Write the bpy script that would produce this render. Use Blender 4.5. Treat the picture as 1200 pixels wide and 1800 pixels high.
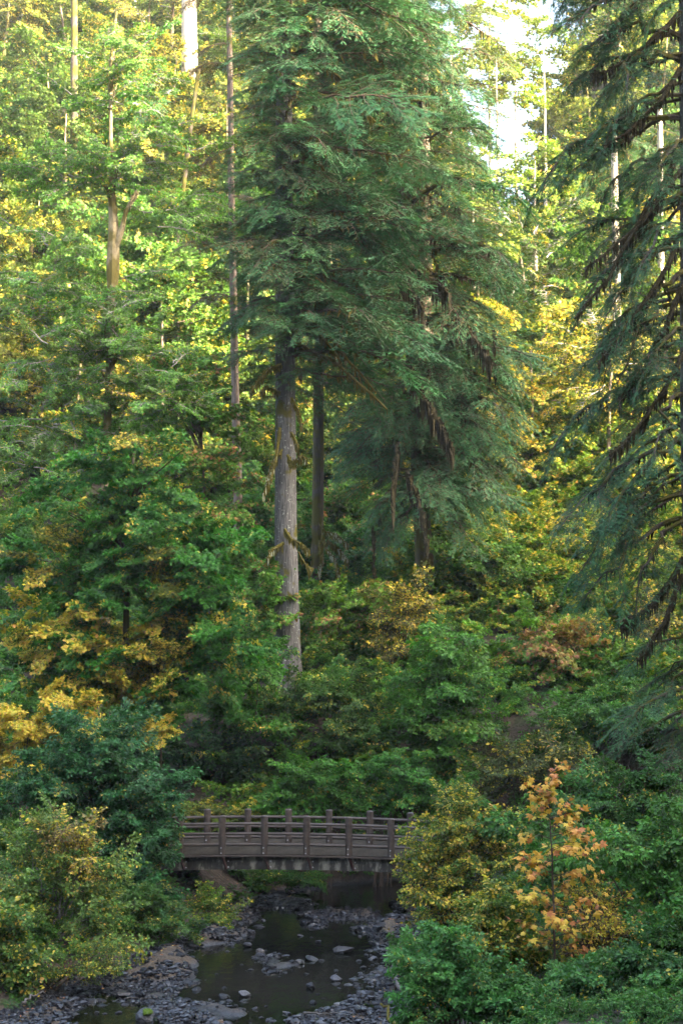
import bpy, math, random
import numpy as np
from mathutils import Vector, Matrix, Euler

for _o in list(bpy.data.objects):
    bpy.data.objects.remove(_o)
SC = bpy.context.scene
COL = SC.collection
R = math.radians
PI = math.pi
rng = np.random.default_rng(7)
random.seed(7)

# ------------------------------------------------------------------ camera
CAM_Z = 9.8
PITCH = R(4.0)
FPX = 3000.0
cam = bpy.data.cameras.new('camera')
cam.sensor_fit = 'VERTICAL'
cam.sensor_height = 36.0
cam.lens = 60.0
cam.clip_start = 0.5
cam.clip_end = 1500.0
camo = bpy.data.objects.new('camera', cam)
COL.objects.link(camo)
camo.location = (0, 0, CAM_Z)
camo.rotation_euler = (R(90) + PITCH, 0, 0)
SC.camera = camo

# ------------------------------------------------------------------ light
SUN_AZ = R(58)      # from straight behind the camera, towards the right
SUN_EL = R(22)
world = bpy.data.worlds.new('World')
SC.world = world
world.use_nodes = True
wn = world.node_tree
wn.nodes.clear()
wo = wn.nodes.new('ShaderNodeOutputWorld')
wb = wn.nodes.new('ShaderNodeBackground')
ws = wn.nodes.new('ShaderNodeTexSky')
ws.sky_type = 'NISHITA'
ws.sun_disc = False
ws.sun_elevation = SUN_EL
ws.sun_rotation = PI - SUN_AZ
ws.dust_density = 6.0
ws.air_density = 1.0
ws.ozone_density = 0.0
wb.inputs['Strength'].default_value = 0.15
wn.links.new(ws.outputs[0], wb.inputs['Color'])
wn.links.new(wb.outputs[0], wo.inputs['Surface'])
sl = bpy.data.lights.new('sun', 'SUN')
sl.energy = 3.7
sl.angle = R(0.5)
sl.color = (1.0, 0.86, 0.62)
so = bpy.data.objects.new('sun', sl)
COL.objects.link(so)
SUN_DIR = Vector((math.sin(SUN_AZ) * math.cos(SUN_EL), -math.cos(SUN_AZ) * math.cos(SUN_EL), math.sin(SUN_EL)))
so.rotation_euler = SUN_DIR.to_track_quat('Z', 'Y').to_euler()
so.location = (30, -40, 80)
SC.view_settings.view_transform = 'Standard'
SC.view_settings.look = 'None'
SC.view_settings.gamma = 1
SC.view_settings.use_curve_mapping = False
SC.view_settings.exposure = 3.85
SC.render.engine = 'CYCLES'
SC.cycles.max_bounces = 6
SC.cycles.diffuse_bounces = 2
SC.cycles.glossy_bounces = 2
SC.cycles.transmission_bounces = 4
SC.cycles.volume_bounces = 0
SC.cycles.sample_clamp_indirect = 4.0

# ------------------------------------------------------------------ helpers
def W(u, v, d):
    """point of the place seen at photo pixel (u, v), d metres in front of the viewpoint"""
    k = (900.0 - v) / FPX
    dy = math.cos(PITCH) - k * math.sin(PITCH)
    dz = math.sin(PITCH) + k * math.cos(PITCH)
    s = d / dy
    return np.array([(u - 600.0) / FPX * s, d, CAM_Z + dz * s])

def mpp(d):
    return d / FPX

def _hash(ix, iy, seed):
    n = (ix.astype(np.int64) * 374761393 + iy.astype(np.int64) * 668265263 + seed * 974634777) & 0x7fffffff
    n = ((n ^ (n >> 13)) * 1274126177) & 0x7fffffff
    return ((n ^ (n >> 16)) & 0xffff) / 65535.0

def vnoise(x, y, seed=0):
    x = np.asarray(x, float); y = np.asarray(y, float)
    ix = np.floor(x); iy = np.floor(y)
    fx = x - ix; fy = y - iy
    fx = fx * fx * (3 - 2 * fx); fy = fy * fy * (3 - 2 * fy)
    a = _hash(ix, iy, seed); b = _hash(ix + 1, iy, seed)
    c = _hash(ix, iy + 1, seed); d = _hash(ix + 1, iy + 1, seed)
    return (a * (1 - fx) + b * fx) * (1 - fy) + (c * (1 - fx) + d * fx) * fy

def fbm(x, y, seed=0, octs=4):
    t = 0.0; amp = 0.5; f = 1.0
    for o in range(octs):
        t = t + amp * vnoise(np.asarray(x) * f, np.asarray(y) * f, seed + o)
        amp *= 0.5; f *= 2.03
    return t

def sstep(a, b, x):
    t = np.clip((np.asarray(x, float) - a) / (b - a), 0, 1)
    return t * t * (3 - 2 * t)

def norm(v):
    v = np.asarray(v, float)
    return v / (np.linalg.norm(v, axis=-1, keepdims=True) + 1e-9)

class G:
    """collects faces, builds ONE mesh"""
    def __init__(s):
        s.V = []; s.F = []; s.n = 0
    def add(s, V, F, mat=0, tint=0.5, hue=0.5):
        V = np.asarray(V, float).reshape(-1, 3)
        F = np.asarray(F, np.int64)
        m = len(F)
        t = np.broadcast_to(np.asarray(tint, float), (m,))
        h = np.broadcast_to(np.asarray(hue, float), (m,))
        s.F.append((F + s.n, np.full(m, mat), t, h))
        s.V.append(V); s.n += len(V)
    def inst(s, tv, tf, P, Rm, S, mat=0, tint=None, hue=None):
        N = len(P)
        if N == 0: return
        S = np.asarray(S, float)
        if S.ndim == 1: S = S[:, None]
        V = np.einsum('nij,nkj->nki', Rm, tv[None] * S[:, None, :]) + np.asarray(P)[:, None, :]
        k = len(tv)
        F = (np.asarray(tf)[None] + (np.arange(N) * k)[:, None, None]).reshape(-1, len(tf[0]))
        q = len(tf)
        if tint is None: tint = rng.random(N)
        if hue is None: hue = rng.random(N)
        s.add(V.reshape(-1, 3), F, mat, np.repeat(tint, q), np.repeat(hue, q))
    def tube(s, pts, rad, sides=6, mat=0, tint=0.5, hue=0.5, cap=True, flute=0.0, seed=0):
        pts = np.asarray(pts, float); n = len(pts)
        rad = np.broadcast_to(np.asarray(rad, float), (n,))
        T = norm(np.gradient(pts, axis=0))
        ref = np.array([0, 0, 1.0]) if abs(T[0][2]) < 0.8 else np.array([1.0, 0, 0])
        A = norm(np.cross(np.broadcast_to(ref, T.shape), T)); B = np.cross(T, A)
        an = np.arange(sides) / sides * 2 * PI
        rr = np.ones((n, sides))
        if flute:
            rs = np.random.default_rng(seed)
            base = rs.random(sides) ** 0.7
            jit = rs.random((n, sides))
            rr = 1 - flute * (0.75 * base[None] + 0.25 * jit)
        V = pts[:, None] + (A[:, None] * np.cos(an)[None, :, None] + B[:, None] * np.sin(an)[None, :, None]) * (rad[:, None] * rr)[:, :, None]
        i = np.arange(n - 1)[:, None] * sides; j = np.arange(sides)[None]
        jn = (j + 1) % sides
        F = np.stack([i + j, i + jn, i + sides + jn, i + sides + j], -1).reshape(-1, 4)
        s.add(V.reshape(-1, 3), F, mat, tint, hue)
        if cap:
            c = np.concatenate([V[-1], pts[-1:]]); f = np.stack([np.arange(sides), (np.arange(sides) + 1) % sides, np.full(sides, sides)], -1)
            s.add(c, f, mat, tint, hue)
            c = np.concatenate([V[0], pts[:1]])
            s.add(c, f[:, ::-1], mat, tint, hue)
    def box(s, c, size, mat=0, rot=None, bev=0.0):
        x, y, z = np.asarray(size) / 2.0
        V = np.array([[a * x, b * y, d * z] for a in (-1, 1) for b in (-1, 1) for d in (-1, 1)])
        F = [[0, 1, 3, 2], [4, 6, 7, 5], [0, 4, 5, 1], [2, 3, 7, 6], [0, 2, 6, 4], [1, 5, 7, 3]]
        if rot is not None: V = V @ np.asarray(rot).T
        s.add(V + np.asarray(c), F, mat)
    def merge(s, o, M):
        M = np.array(M)
        for V in o.V:
            s.V.append(V @ M[:3, :3].T + M[:3, 3])
        for F, m, t, h in o.F:
            s.F.append((F + s.n, m, t, h))
        s.n += o.n
    def mesh(s, name, mats, smooth=False):
        me = bpy.data.meshes.new(name)
        V = np.concatenate(s.V)
        me.vertices.add(len(V)); me.vertices.foreach_set('co', V.astype(np.float32).ravel())
        loops = np.concatenate([F.ravel() for F, *_ in s.F])
        sizes = np.concatenate([np.full(len(F), F.shape[1]) for F, *_ in s.F])
        me.loops.add(len(loops)); me.loops.foreach_set('vertex_index', loops.astype(np.int32))
        me.polygons.add(len(sizes))
        st = np.concatenate([[0], np.cumsum(sizes)[:-1]])
        me.polygons.foreach_set('loop_start', st.astype(np.int32))
        me.polygons.foreach_set('material_index', np.concatenate([m for _, m, _, _ in s.F]).astype(np.int32))
        me.polygons.foreach_set('use_smooth', np.full(len(sizes), smooth))
        a = me.attributes.new('tint', 'FLOAT', 'FACE'); a.data.foreach_set('value', np.concatenate([t for *_, t, _ in s.F]).astype(np.float32))
        a = me.attributes.new('hue', 'FLOAT', 'FACE'); a.data.foreach_set('value', np.concatenate([h for *_, h in s.F]).astype(np.float32))
        for m in mats: me.materials.append(m)
        me.update(calc_edges=True)
        me.validate()
        return me

def link(name, me, parent=None, loc=(0, 0, 0), rot=(0, 0, 0), sc=1.0, color=None):
    o = bpy.data.objects.new(name, me)
    COL.objects.link(o)
    o.location = loc; o.rotation_euler = rot
    o.scale = (sc, sc, sc) if np.isscalar(sc) else sc
    if parent is not None: o.parent = parent
    if color is not None: o.color = color
    return o

def tag(o, label=None, cat=None, group=None, kind=None):
    if label: o['label'] = label
    if cat: o['category'] = cat
    if group: o['group'] = group
    if kind: o['kind'] = kind
    return o

def empty(name, loc, label, cat, group=None):
    o = bpy.data.objects.new(name, None)
    COL.objects.link(o); o.location = loc
    o.empty_display_size = 0.3
    return tag(o, label, cat, group)

# ------------------------------------------------------------------ materials
def newmat(name):
    m = bpy.data.materials.new(name); m.use_nodes = True
    nt = m.node_tree; nt.nodes.clear()
    out = nt.nodes.new('ShaderNodeOutputMaterial')
    return m, nt, out

def N(nt, t, **kw):
    n = nt.nodes.new('ShaderNode' + t)
    for k, v in kw.items():
        if hasattr(n, k): setattr(n, k, v)
        else: n.inputs[k].default_value = v
    return n

def ramp(nt, stops, interp='LINEAR'):
    r = nt.nodes.new('ShaderNodeValToRGB'); cr = r.color_ramp; cr.interpolation = interp
    while len(cr.elements) < len(stops): cr.elements.new(0.5)
    for e, (p, c) in zip(cr.elements, stops):
        e.position = p; e.color = (*c, 1)
    return r

def mixc(nt, a, b, f, mode='MIX'):
    m = nt.nodes.new('ShaderNodeMix'); m.data_type = 'RGBA'; m.blend_type = mode
    for sock, v in ((m.inputs[6], a), (m.inputs[7], b), (m.inputs[0], f)):
        if isinstance(v, bpy.types.NodeSocket): nt.links.new(v, sock)
        elif isinstance(v, (tuple, list)): sock.default_value = (*v, 1) if len(v) == 3 else v
        else: sock.default_value = v
    return m.outputs[2]

def leaf_mat(name, autumn, trans=0.35, rough=0.5, vary=0.45, spec=0.22):
    m, nt, out = newmat(name)
    oi = N(nt, 'ObjectInfo')
    at = N(nt, 'Attribute', attribute_name='tint'); ah = N(nt, 'Attribute', attribute_name='hue')
    # green, varied a little from leaf to leaf
    mr = N(nt, 'MapRange'); mr.inputs['To Min'].default_value = 1 - vary; mr.inputs['To Max'].default_value = 1 + vary
    nt.links.new(ah.outputs['Fac'], mr.inputs['Value'])
    vm = N(nt, 'VectorMath', operation='SCALE')
    nt.links.new(oi.outputs['Color'], vm.inputs[0]); nt.links.new(mr.outputs[0], vm.inputs['Scale'])
    au = ramp(nt, autumn); nt.links.new(ah.outputs['Fac'], au.inputs[0])
    sb = N(nt, 'Math', operation='SUBTRACT'); nt.links.new(oi.outputs['Alpha'], sb.inputs[0]); nt.links.new(at.outputs['Fac'], sb.inputs[1])
    mp = N(nt, 'MapRange'); mp.inputs['From Min'].default_value = -0.12; mp.inputs['From Max'].default_value = 0.10
    nt.links.new(sb.outputs[0], mp.inputs['Value'])
    c = mixc(nt, vm.outputs[0], au.outputs[0], mp.outputs[0])
    p = N(nt, 'BsdfPrincipled'); p.inputs['Roughness'].default_value = rough; p.inputs['Specular IOR Level'].default_value = spec
    nt.links.new(c, p.inputs['Base Color'])
    tr = N(nt, 'BsdfTranslucent')
    tc = mixc(nt, c, (1.0, 1.15, 0.5), 1.0, 'MULTIPLY')
    nt.links.new(tc, tr.inputs['Color'])
    mx = N(nt, 'MixShader'); mx.inputs[0].default_value = trans
    nt.links.new(p.outputs[0], mx.inputs[1]); nt.links.new(tr.outputs[0], mx.inputs[2])
    nt.links.new(mx.outputs[0], out.inputs['Surface'])
    return m

A_YEL = [(0.0, (0.25, 0.32, 0.035)), (0.35, (0.62, 0.52, 0.055)), (0.75, (0.70, 0.48, 0.07)), (1.0, (0.52, 0.27, 0.08))]
A_ORG = [(0.0, (0.66, 0.50, 0.07)), (0.4, (0.64, 0.36, 0.06)), (0.75, (0.55, 0.22, 0.06)), (1.0, (0.28, 0.10, 0.05))]
A_PINK = [(0.0, (0.36, 0.28, 0.06)), (0.5, (0.38, 0.20, 0.08)), (1.0, (0.30, 0.11, 0.07))]
A_BRN = [(0.0, (0.12, 0.07, 0.03)), (0.5, (0.16, 0.09, 0.045)), (1.0, (0.07, 0.045, 0.025))]
M_LEAF = leaf_mat('leaf_yellowing', A_YEL)
M_ORANGE = leaf_mat('leaf_orange', A_ORG)
M_PINK = leaf_mat('leaf_pinkish', A_PINK)
M_GLOSSY = leaf_mat('leaf_glossy', A_YEL, trans=0.25, rough=0.42, spec=0.32)
M_NEEDLE = leaf_mat('needles', A_BRN, trans=0.15, rough=0.6, vary=0.5, spec=0.10)
M_FERN = leaf_mat('fern', A_BRN, trans=0.25)

def bark_mat(name, c1, c2, scale=(14, 14, 1.6), moss=0.0, lichen=0.0, bump=0.8, mosscol=(0.07, 0.065, 0.012)):
    m, nt, out = newmat(name)
    tc = N(nt, 'TexCoord'); mp = N(nt, 'Mapping'); mp.inputs['Scale'].default_value = scale
    nt.links.new(tc.outputs['Object'], mp.inputs[0])
    n1 = N(nt, 'TexNoise'); n1.inputs['Scale'].default_value = 1.0; n1.inputs['Detail'].default_value = 5; n1.inputs['Roughness'].default_value = 0.65
    nt.links.new(mp.outputs[0], n1.inputs['Vector'])
    r = ramp(nt, [(0.3, c1), (0.7, c2)]); nt.links.new(n1.outputs['Fac'], r.inputs[0])
    col = r.outputs[0]
    if lichen:
        v = N(nt, 'TexNoise'); v.inputs['Scale'].default_value = 9.0; v.inputs['Detail'].default_value = 3
        nt.links.new(tc.outputs['Object'], v.inputs['Vector'])
        lr = ramp(nt, [(0.62, (0, 0, 0)), (0.70, (1, 1, 1))]); nt.links.new(v.outputs['Fac'], lr.inputs[0])
        f = N(nt, 'Math', operation='MULTIPLY'); f.inputs[1].default_value = lichen; nt.links.new(lr.outputs[0], f.inputs[0])
        col = mixc(nt, col, (0.34, 0.36, 0.32), f.outputs[0])
    if moss:
        v = N(nt, 'TexNoise'); v.inputs['Scale'].default_value = 1.3; v.inputs['Detail'].default_value = 4
        nt.links.new(tc.outputs['Object'], v.inputs['Vector'])
        lr = ramp(nt, [(0.62 - 0.4 * moss, (0, 0, 0)), (0.70 - 0.3 * moss, (1, 1, 1))]); nt.links.new(v.outputs['Fac'], lr.inputs[0])
        col = mixc(nt, col, mosscol, lr.outputs[0])
    p = N(nt, 'BsdfPrincipled'); p.inputs['Roughness'].default_value = 0.9; p.inputs['Specular IOR Level'].default_value = 0.15
    nt.links.new(col, p.inputs['Base Color'])
    b = N(nt, 'Bump'); b.inputs['Strength'].default_value = bump; b.inputs['Distance'].default_value = 0.06
    nt.links.new(n1.outputs['Fac'], b.inputs['Height']); nt.links.new(b.outputs[0], p.inputs['Normal'])
    nt.links.new(p.outputs[0], out.inputs['Surface'])
    return m

M_BARK_GREY = bark_mat('bark_grey', (0.030, 0.030, 0.030), (0.145, 0.145, 0.145), moss=0.12, lichen=0.7)
M_BARK_DARK = bark_mat('bark_dark', (0.03, 0.025, 0.02), (0.11, 0.09, 0.075), moss=0.5)
M_BARK_BROWN = bark_mat('bark_brown', (0.07, 0.055, 0.045), (0.24, 0.18, 0.14), moss=0.2, lichen=0.3)
M_BARK_MOSS = bark_mat('bark_mossy', (0.15, 0.125, 0.075), (0.32, 0.27, 0.17), scale=(6, 6, 3), moss=0.5, mosscol=(0.11, 0.095, 0.03))
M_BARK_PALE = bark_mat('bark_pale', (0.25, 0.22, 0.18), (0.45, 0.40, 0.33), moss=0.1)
M_TWIG = bark_mat('twig_brown', (0.05, 0.035, 0.025), (0.11, 0.08, 0.06), scale=(20, 20, 20), bump=0.2)
M_TWIG_GREY = bark_mat('twig_grey', (0.16, 0.15, 0.13), (0.30, 0.29, 0.26), scale=(20, 20, 20), bump=0.2)
M_MOSS = bark_mat('moss', (0.045, 0.042, 0.008), (0.13, 0.11, 0.02), scale=(12, 12, 12), bump=1.0)
M_MOSS_DARK = bark_mat('moss_dark', (0.015, 0.014, 0.007), (0.05, 0.042, 0.018), scale=(12, 12, 12), bump=1.0)
M_LICHEN = bark_mat('lichen', (0.20, 0.22, 0.14), (0.36, 0.38, 0.26), scale=(16, 16, 16), bump=0.5)

# ------------------------------------------------------------------ terrain
CY = np.array([0, 20, 30, 42.6, 46, 50, 55, 60, 63, 66, 69, 72, 74, 80, 400], float)
CXL = np.array([-9, -9, -9, -8.3, -7.4, -6.0, -4.7, -3.9, -2.6, -0.9, 3.5, 12, 60, 60, 60], float)
CXR = np.array([1, 1, 0.5, 0.8, 1.0, 1.5, 1.9, 2.3, 3.0, 4.6, 16, 60, 90, 90, 90], float)
HY = np.array([-400, 66, 80, 95, 120, 165, 230, 400], float)
HZ = np.array([0, 0, 5.6, 12.4, 33, 71, 95, 110], float)

def ground(x, y):
    x = np.asarray(x, float); y = np.asarray(y, float)
    xl = np.interp(y, CY, CXL); xr = np.interp(y, CY, CXR)
    wob = (fbm(x * 0.35, y * 0.35, 3) - 0.5) * 1.2
    dl = xl - x + wob; dr = x - xr + wob
    d = np.maximum(dl, dr)                       # > 0 outside the water
    far = sstep(64, 74, y)
    bank = 1.75 * sstep(0.4, 4.0, d) + 0.10 * np.clip(d, 0, 1.2)
    slope = np.where(dl > dr, 0.12, 0.20) * np.clip(d - 3.5, 0, 13)
    bed = -0.26 * sstep(0.0, 2.2, -d) - 0.03 + (fbm(x * 1.1, y * 0.8, 61, 3) - 0.46) * 0.28 * sstep(0, -1, d) * (0.35 + 0.65 * sstep(52, 47, y))
    h = np.where(d > 0, bank + slope, bed)
    hill = np.interp(y, HY, HZ)
    gap = np.exp(-((x / np.maximum(y, 1) - 0.095) / 0.045) ** 2) * sstep(100, 150, y)
    hill = hill * (1 - 0.42 * gap)
    h = h + hill * sstep(0, 5, d)
    # unseen slopes behind and left of the viewpoint, raised to block low sky light
    back = sstep(34, 0, y) * 7.0 + 0.90 * np.clip(-8 - y, 0, 75) + 0.75 * np.clip(-30 - x, 0, 50) * sstep(95, 60, y)
    cap = np.interp(y, [-150, 37, 52, 70, 95, 112], [54, 54, 38, 9, 0, 0])  # unseen right valley wall, height shaped for where its shade falls
    wall = np.clip(1.35 * (x - 24), 0, None)
    h = h + back + cap * (1 - np.exp(-wall / 22.0)) * sstep(24, 34, x)
    h = h + (fbm(x * 0.5, y * 0.5, 11) - 0.47) * 0.7 * sstep(0.8, 4, d)
    # gravel in the bed stands proud of the water here and there
    g = fbm(x * 0.55, y * 0.38, 21, 4)
    bar = sstep(0.51, 0.70, g) * (0.40 + 0.25 * (fbm(x * 3, y * 3, 31, 2) - 0.37)) * sstep(0.3, -0.5, d)
    bar = np.maximum(bar, sstep(0.40, 0.60, g) * 0.30 * sstep(51.5, 47, y) * sstep(0.4, -0.4, d) * (0.5 + fbm(x * 2.2, y * 2.2, 41, 2)))
    bar = bar * sstep(66, 60, y)
    h = h + bar
    return h

def gz(x, y):
    return float(ground(np.array([x]), np.array([y]))[0])

def axis(segs):
    out = []
    for a, b, st in segs:
        out.append(np.arange(a, b, st))
    return np.concatenate(out + [[segs[-1][1]]])
tx = axis([(-220, -60, 8), (-60, -14, 1.0), (-14, 10, 0.18), (10, 60, 1.0), (60, 220, 8)])
ty = axis([(-150, 0, 5), (0, 36, 1.5), (36, 72, 0.2), (72, 180, 1.0), (180, 330, 10)])
GX, GY = np.meshgrid(tx, ty)
GZ = ground(GX, GY)
g = G()
nx = len(tx); ny = len(ty)
ii = (np.arange(ny - 1)[:, None] * nx + np.arange(nx - 1)[None]).ravel()
g.add(np.stack([GX, GY, GZ], -1).reshape(-1, 3), np.stack([ii, ii + 1, ii + nx + 1, ii + nx], -1))

m, nt, out = newmat('forest_floor')
tc = N(nt, 'NewGeometry')
sx = N(nt, 'SeparateXYZ'); nt.links.new(tc.outputs['Position'], sx.inputs[0])
n1 = N(nt, 'TexNoise'); n1.inputs['Scale'].default_value = 0.6; n1.inputs['Detail'].default_value = 8; n1.inputs['Roughness'].default_value = 0.7
n2 = N(nt, 'TexNoise'); n2.inputs['Scale'].default_value = 9.0; n2.inputs['Detail'].default_value = 6
vor = N(nt, 'TexVoronoi'); vor.inputs['Scale'].default_value = 11.0
for n_ in (n1, n2, vor): nt.links.new(tc.outputs['Position'], n_.inputs['Vector'])
soil = ramp(nt, [(0.3, (0.018, 0.013, 0.008)), (0.5, (0.05, 0.036, 0.022)), (0.62, (0.028, 0.040, 0.010)), (0.75, (0.05, 0.06, 0.014))])
nt.links.new(n1.outputs['Fac'], soil.inputs[0])
grav = ramp(nt, [(0.1, (0.006, 0.006, 0.007)), (0.5, (0.013, 0.013, 0.015)), (0.9, (0.03, 0.029, 0.029))])
nt.links.new(vor.outputs['Color'], grav.inputs[0])
mud = ramp(nt, [(0.35, (0.032, 0.023, 0.014)), (0.7, (0.075, 0.054, 0.034))]); nt.links.new(n2.outputs['Fac'], mud.inputs[0])
a1 = N(nt, 'MapRange'); a1.inputs['From Min'].default_value = 0.05; a1.inputs['From Max'].default_value = 0.17
nt.links.new(sx.outputs['Z'], a1.inputs['Value'])
a2 = N(nt, 'MapRange'); a2.inputs['From Min'].default_value = 0.6; a2.inputs['From Max'].default_value = 1.3
nt.links.new(sx.outputs['Z'], a2.inputs['Value'])
c = mixc(nt, grav.outputs[0], mud.outputs[0], a1.outputs[0])
c = mixc(nt, c, soil.outputs[0], a2.outputs[0])
p = N(nt, 'BsdfPrincipled'); nt.links.new(c, p.inputs['Base Color'])
rr = N(nt, 'MapRange'); rr.inputs['To Min'].default_value = 0.35; rr.inputs['To Max'].default_value = 0.95
nt.links.new(a1.outputs[0], rr.inputs['Value']); nt.links.new(rr.outputs[0], p.inputs['Roughness'])
b = N(nt, 'Bump'); b.inputs['Strength'].default_value = 0.9; b.inputs['Distance'].default_value = 0.08
nt.links.new(n2.outputs['Fac'], b.inputs['Height']); nt.links.new(b.outputs[0], p.inputs['Normal'])
nt.links.new(p.outputs[0], out.inputs['Surface'])
M_FLOOR = m
o = link('ground', g.mesh('ground', [M_FLOOR], True)); tag(o, 'dark forest floor with muddy creek banks and steep hillside', 'ground', kind='structure')

# water
m, nt, out = newmat('creek_water')
tc = N(nt, 'NewGeometry')
mp = N(nt, 'Mapping'); mp.inputs['Scale'].default_value = (3.0, 1.6, 1); nt.links.new(tc.outputs['Position'], mp.inputs[0])
n1 = N(nt, 'TexNoise'); n1.inputs['Scale'].default_value = 1.0; n1.inputs['Detail'].default_value = 4; nt.links.new(mp.outputs[0], n1.inputs['Vector'])
p = N(nt, 'BsdfPrincipled'); p.inputs['Base Color'].default_value = (0.004, 0.0045, 0.003, 1)
p.inputs['Roughness'].default_value = 0.03; p.inputs['IOR'].default_value = 1.33
b = N(nt, 'Bump'); b.inputs['Strength'].default_value = 0.22; b.inputs['Distance'].default_value = 0.1
nt.links.new(n1.outputs['Fac'], b.inputs['Height']); nt.links.new(b.outputs[0], p.inputs['Normal'])
nt.links.new(p.outputs[0], out.inputs['Surface'])
M_WATER = m
g = G()
wx = np.linspace(-14, 60, 75); wy = np.linspace(20, 80, 61)
WX, WY = np.meshgrid(wx, wy); nx = len(wx); ny = len(wy)
ii = (np.arange(ny - 1)[:, None] * nx + np.arange(nx - 1)[None]).ravel()
g.add(np.stack([WX, WY, WX * 0], -1).reshape(-1, 3), np.stack([ii, ii + 1, ii + nx + 1, ii + nx], -1))
o = link('water', g.mesh('water', [M_WATER], True)); tag(o, 'dark still shallow creek water reflecting the trees', 'water', kind='structure')

# ------------------------------------------------------------------ leaf shapes
LEAF_S = (np.array([[0, 0, 0], [-.30, .45, .09], [0, 1, -.08], [.30, .45, .09]], float), [[0, 3, 2], [0, 2, 1]])
LEAF_O = (np.array([[0, 0, 0], [-.26, .25, .07], [-.30, .6, .07], [0, 1, -.08], [.30, .6, .07], [.26, .25, .07], [0, .45, 0]], float),
          [[0, 5, 6], [5, 4, 6], [4, 3, 6], [3, 2, 6], [2, 1, 6], [1, 0, 6]])
_ml = [(0, 0), (.2, -.06), (.52, .20), (.27, .38), (.52, .74), (.15, .62), (0, 1), (-.15, .62), (-.52, .74), (-.27, .38), (-.52, .20), (-.2, -.06)]
_mv = [[x, y, -0.16 * (x * x + (y - .3) ** 2) * 2] for x, y in _ml] + [[0, .3, .03]]
LEAF_M = (np.array(_mv, float), [[i, (i + 1) % 12, 12] for i in range(12)])
# needle spray: a twig with needles to both sides
_nv = []; _nf = []
def _ntri(a, b, w):
    a = np.array(a, float); b = np.array(b, float); d = norm(b - a); n_ = np.array([-d[1], d[0], 0]) * w
    i = len(_nv); _nv.extend([a - n_, a + n_, b]); _nf.append([i, i + 1, i + 2])
for k in range(6):
    y0 = 0.02 + k * 0.15
    l = 0.34 * (1 - 0.45 * k / 6)
    for s_ in (-1, 1):
        _ntri((0, y0, 0), (s_ * l * 0.75, y0 + l * 0.75, -0.04), 0.030)
_ntri((0, 0, 0), (0, 1.05, -0.06), 0.04)
SPRAY = (np.array(_nv), _nf)
# fern frond handled on its own

def frames(Y, Z):
    Y = norm(Y); X = norm(np.cross(Y, Z)); Z = np.cross(X, Y)
    return np.stack([X, Y, Z], -1)

def leafy_branch(L=2.0, subs=26, per=26, leaf=0.16, shape=LEAF_M, droop=0.25, spread=0.42, lift=0.35, up=0.9, outw=0.45, jit=0.55, thick=0.018, bare=0.0, zs=0.25, third=True):
    """one leafy branch growing along +X; material 0 wood, 1 leaves"""
    g = G()
    n = 9
    t = np.linspace(0, 1, n)
    wob = np.cumsum(rng.normal(0, 0.03, (n, 2)), 0) * L
    ax = np.stack([L * t, wob[:, 0], lift * L * t - droop * L * t * t + wob[:, 1] * 0.5], -1)
    g.tube(ax, np.linspace(thick, thick * 0.25, n) * L / 2, 4, 0)
    Ps = []; Ds = []
    for i in range(subs):
        tt = 0.12 + 0.88 * (i + rng.random()) / subs
        p0 = np.array([np.interp(tt, t, ax[:, k]) for k in range(3)])
        side = 1 if i % 2 else -1
        an = side * R(rng.uniform(30, 75)) * (1 - 0.6 * max(0, tt - 0.8) / 0.2)
        ln = L * spread * (1.05 - 0.62 * tt) * rng.uniform(0.6, 1.25)
        d = norm(np.array([math.cos(an), math.sin(an), rng.normal(0.05, zs)]))
        m_ = 6; s = np.linspace(0, 1, m_)
        tw = p0 + d * (s * ln)[:, None]
        tw[:, 2] -= droop * 0.5 * ln * s * s
        tw[1:] += np.cumsum(rng.normal(0, 0.02 * ln, (m_ - 1, 3)), 0)
        g.tube(tw, np.linspace(thick * 0.45, thick * 0.12, m_) * L / 2, 3, 0, cap=False)
        k = max(2, int(per * rng.uniform(0.6, 1.3)))
        q = bare + (1 - bare) * rng.random(k) ** 0.8
        if bare: q = q * 0.9
        pp = np.stack([np.interp(q, s, tw[:, a]) for a in range(3)], -1)
        dd = np.broadcast_to(d, (k, 3)) + rng.normal(0, 0.75, (k, 3)) * np.array([1, 1, 0.5])
        pp = pp + norm(dd) * leaf * rng.uniform(0.1, 0.9 if third else 0.3, (k, 1)) * 1.2
        Ps.append(pp); Ds.append(dd)
    P = np.concatenate(Ps); D = norm(np.concatenate(Ds))
    D[:, 2] -= 0.35
    k = len(P)
    Z = np.array([outw, 0, up]) + rng.normal(0, jit, (k, 3))
    # bunches of leaves share a hue
    cl = vnoise(P[:, 0] * 2.2 / max(L / 2, .5), P[:, 1] * 2.2 / max(L / 2, .5), int(rng.integers(999)))
    tint = np.clip(0.65 * rng.random(k) + 0.55 * (cl - 0.15), 0, 1)
    g.inst(shape[0], shape[1], P, frames(D, Z), leaf * rng.uniform(0.6, 1.25, k), 1, tint, rng.random(k))
    return g

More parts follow.
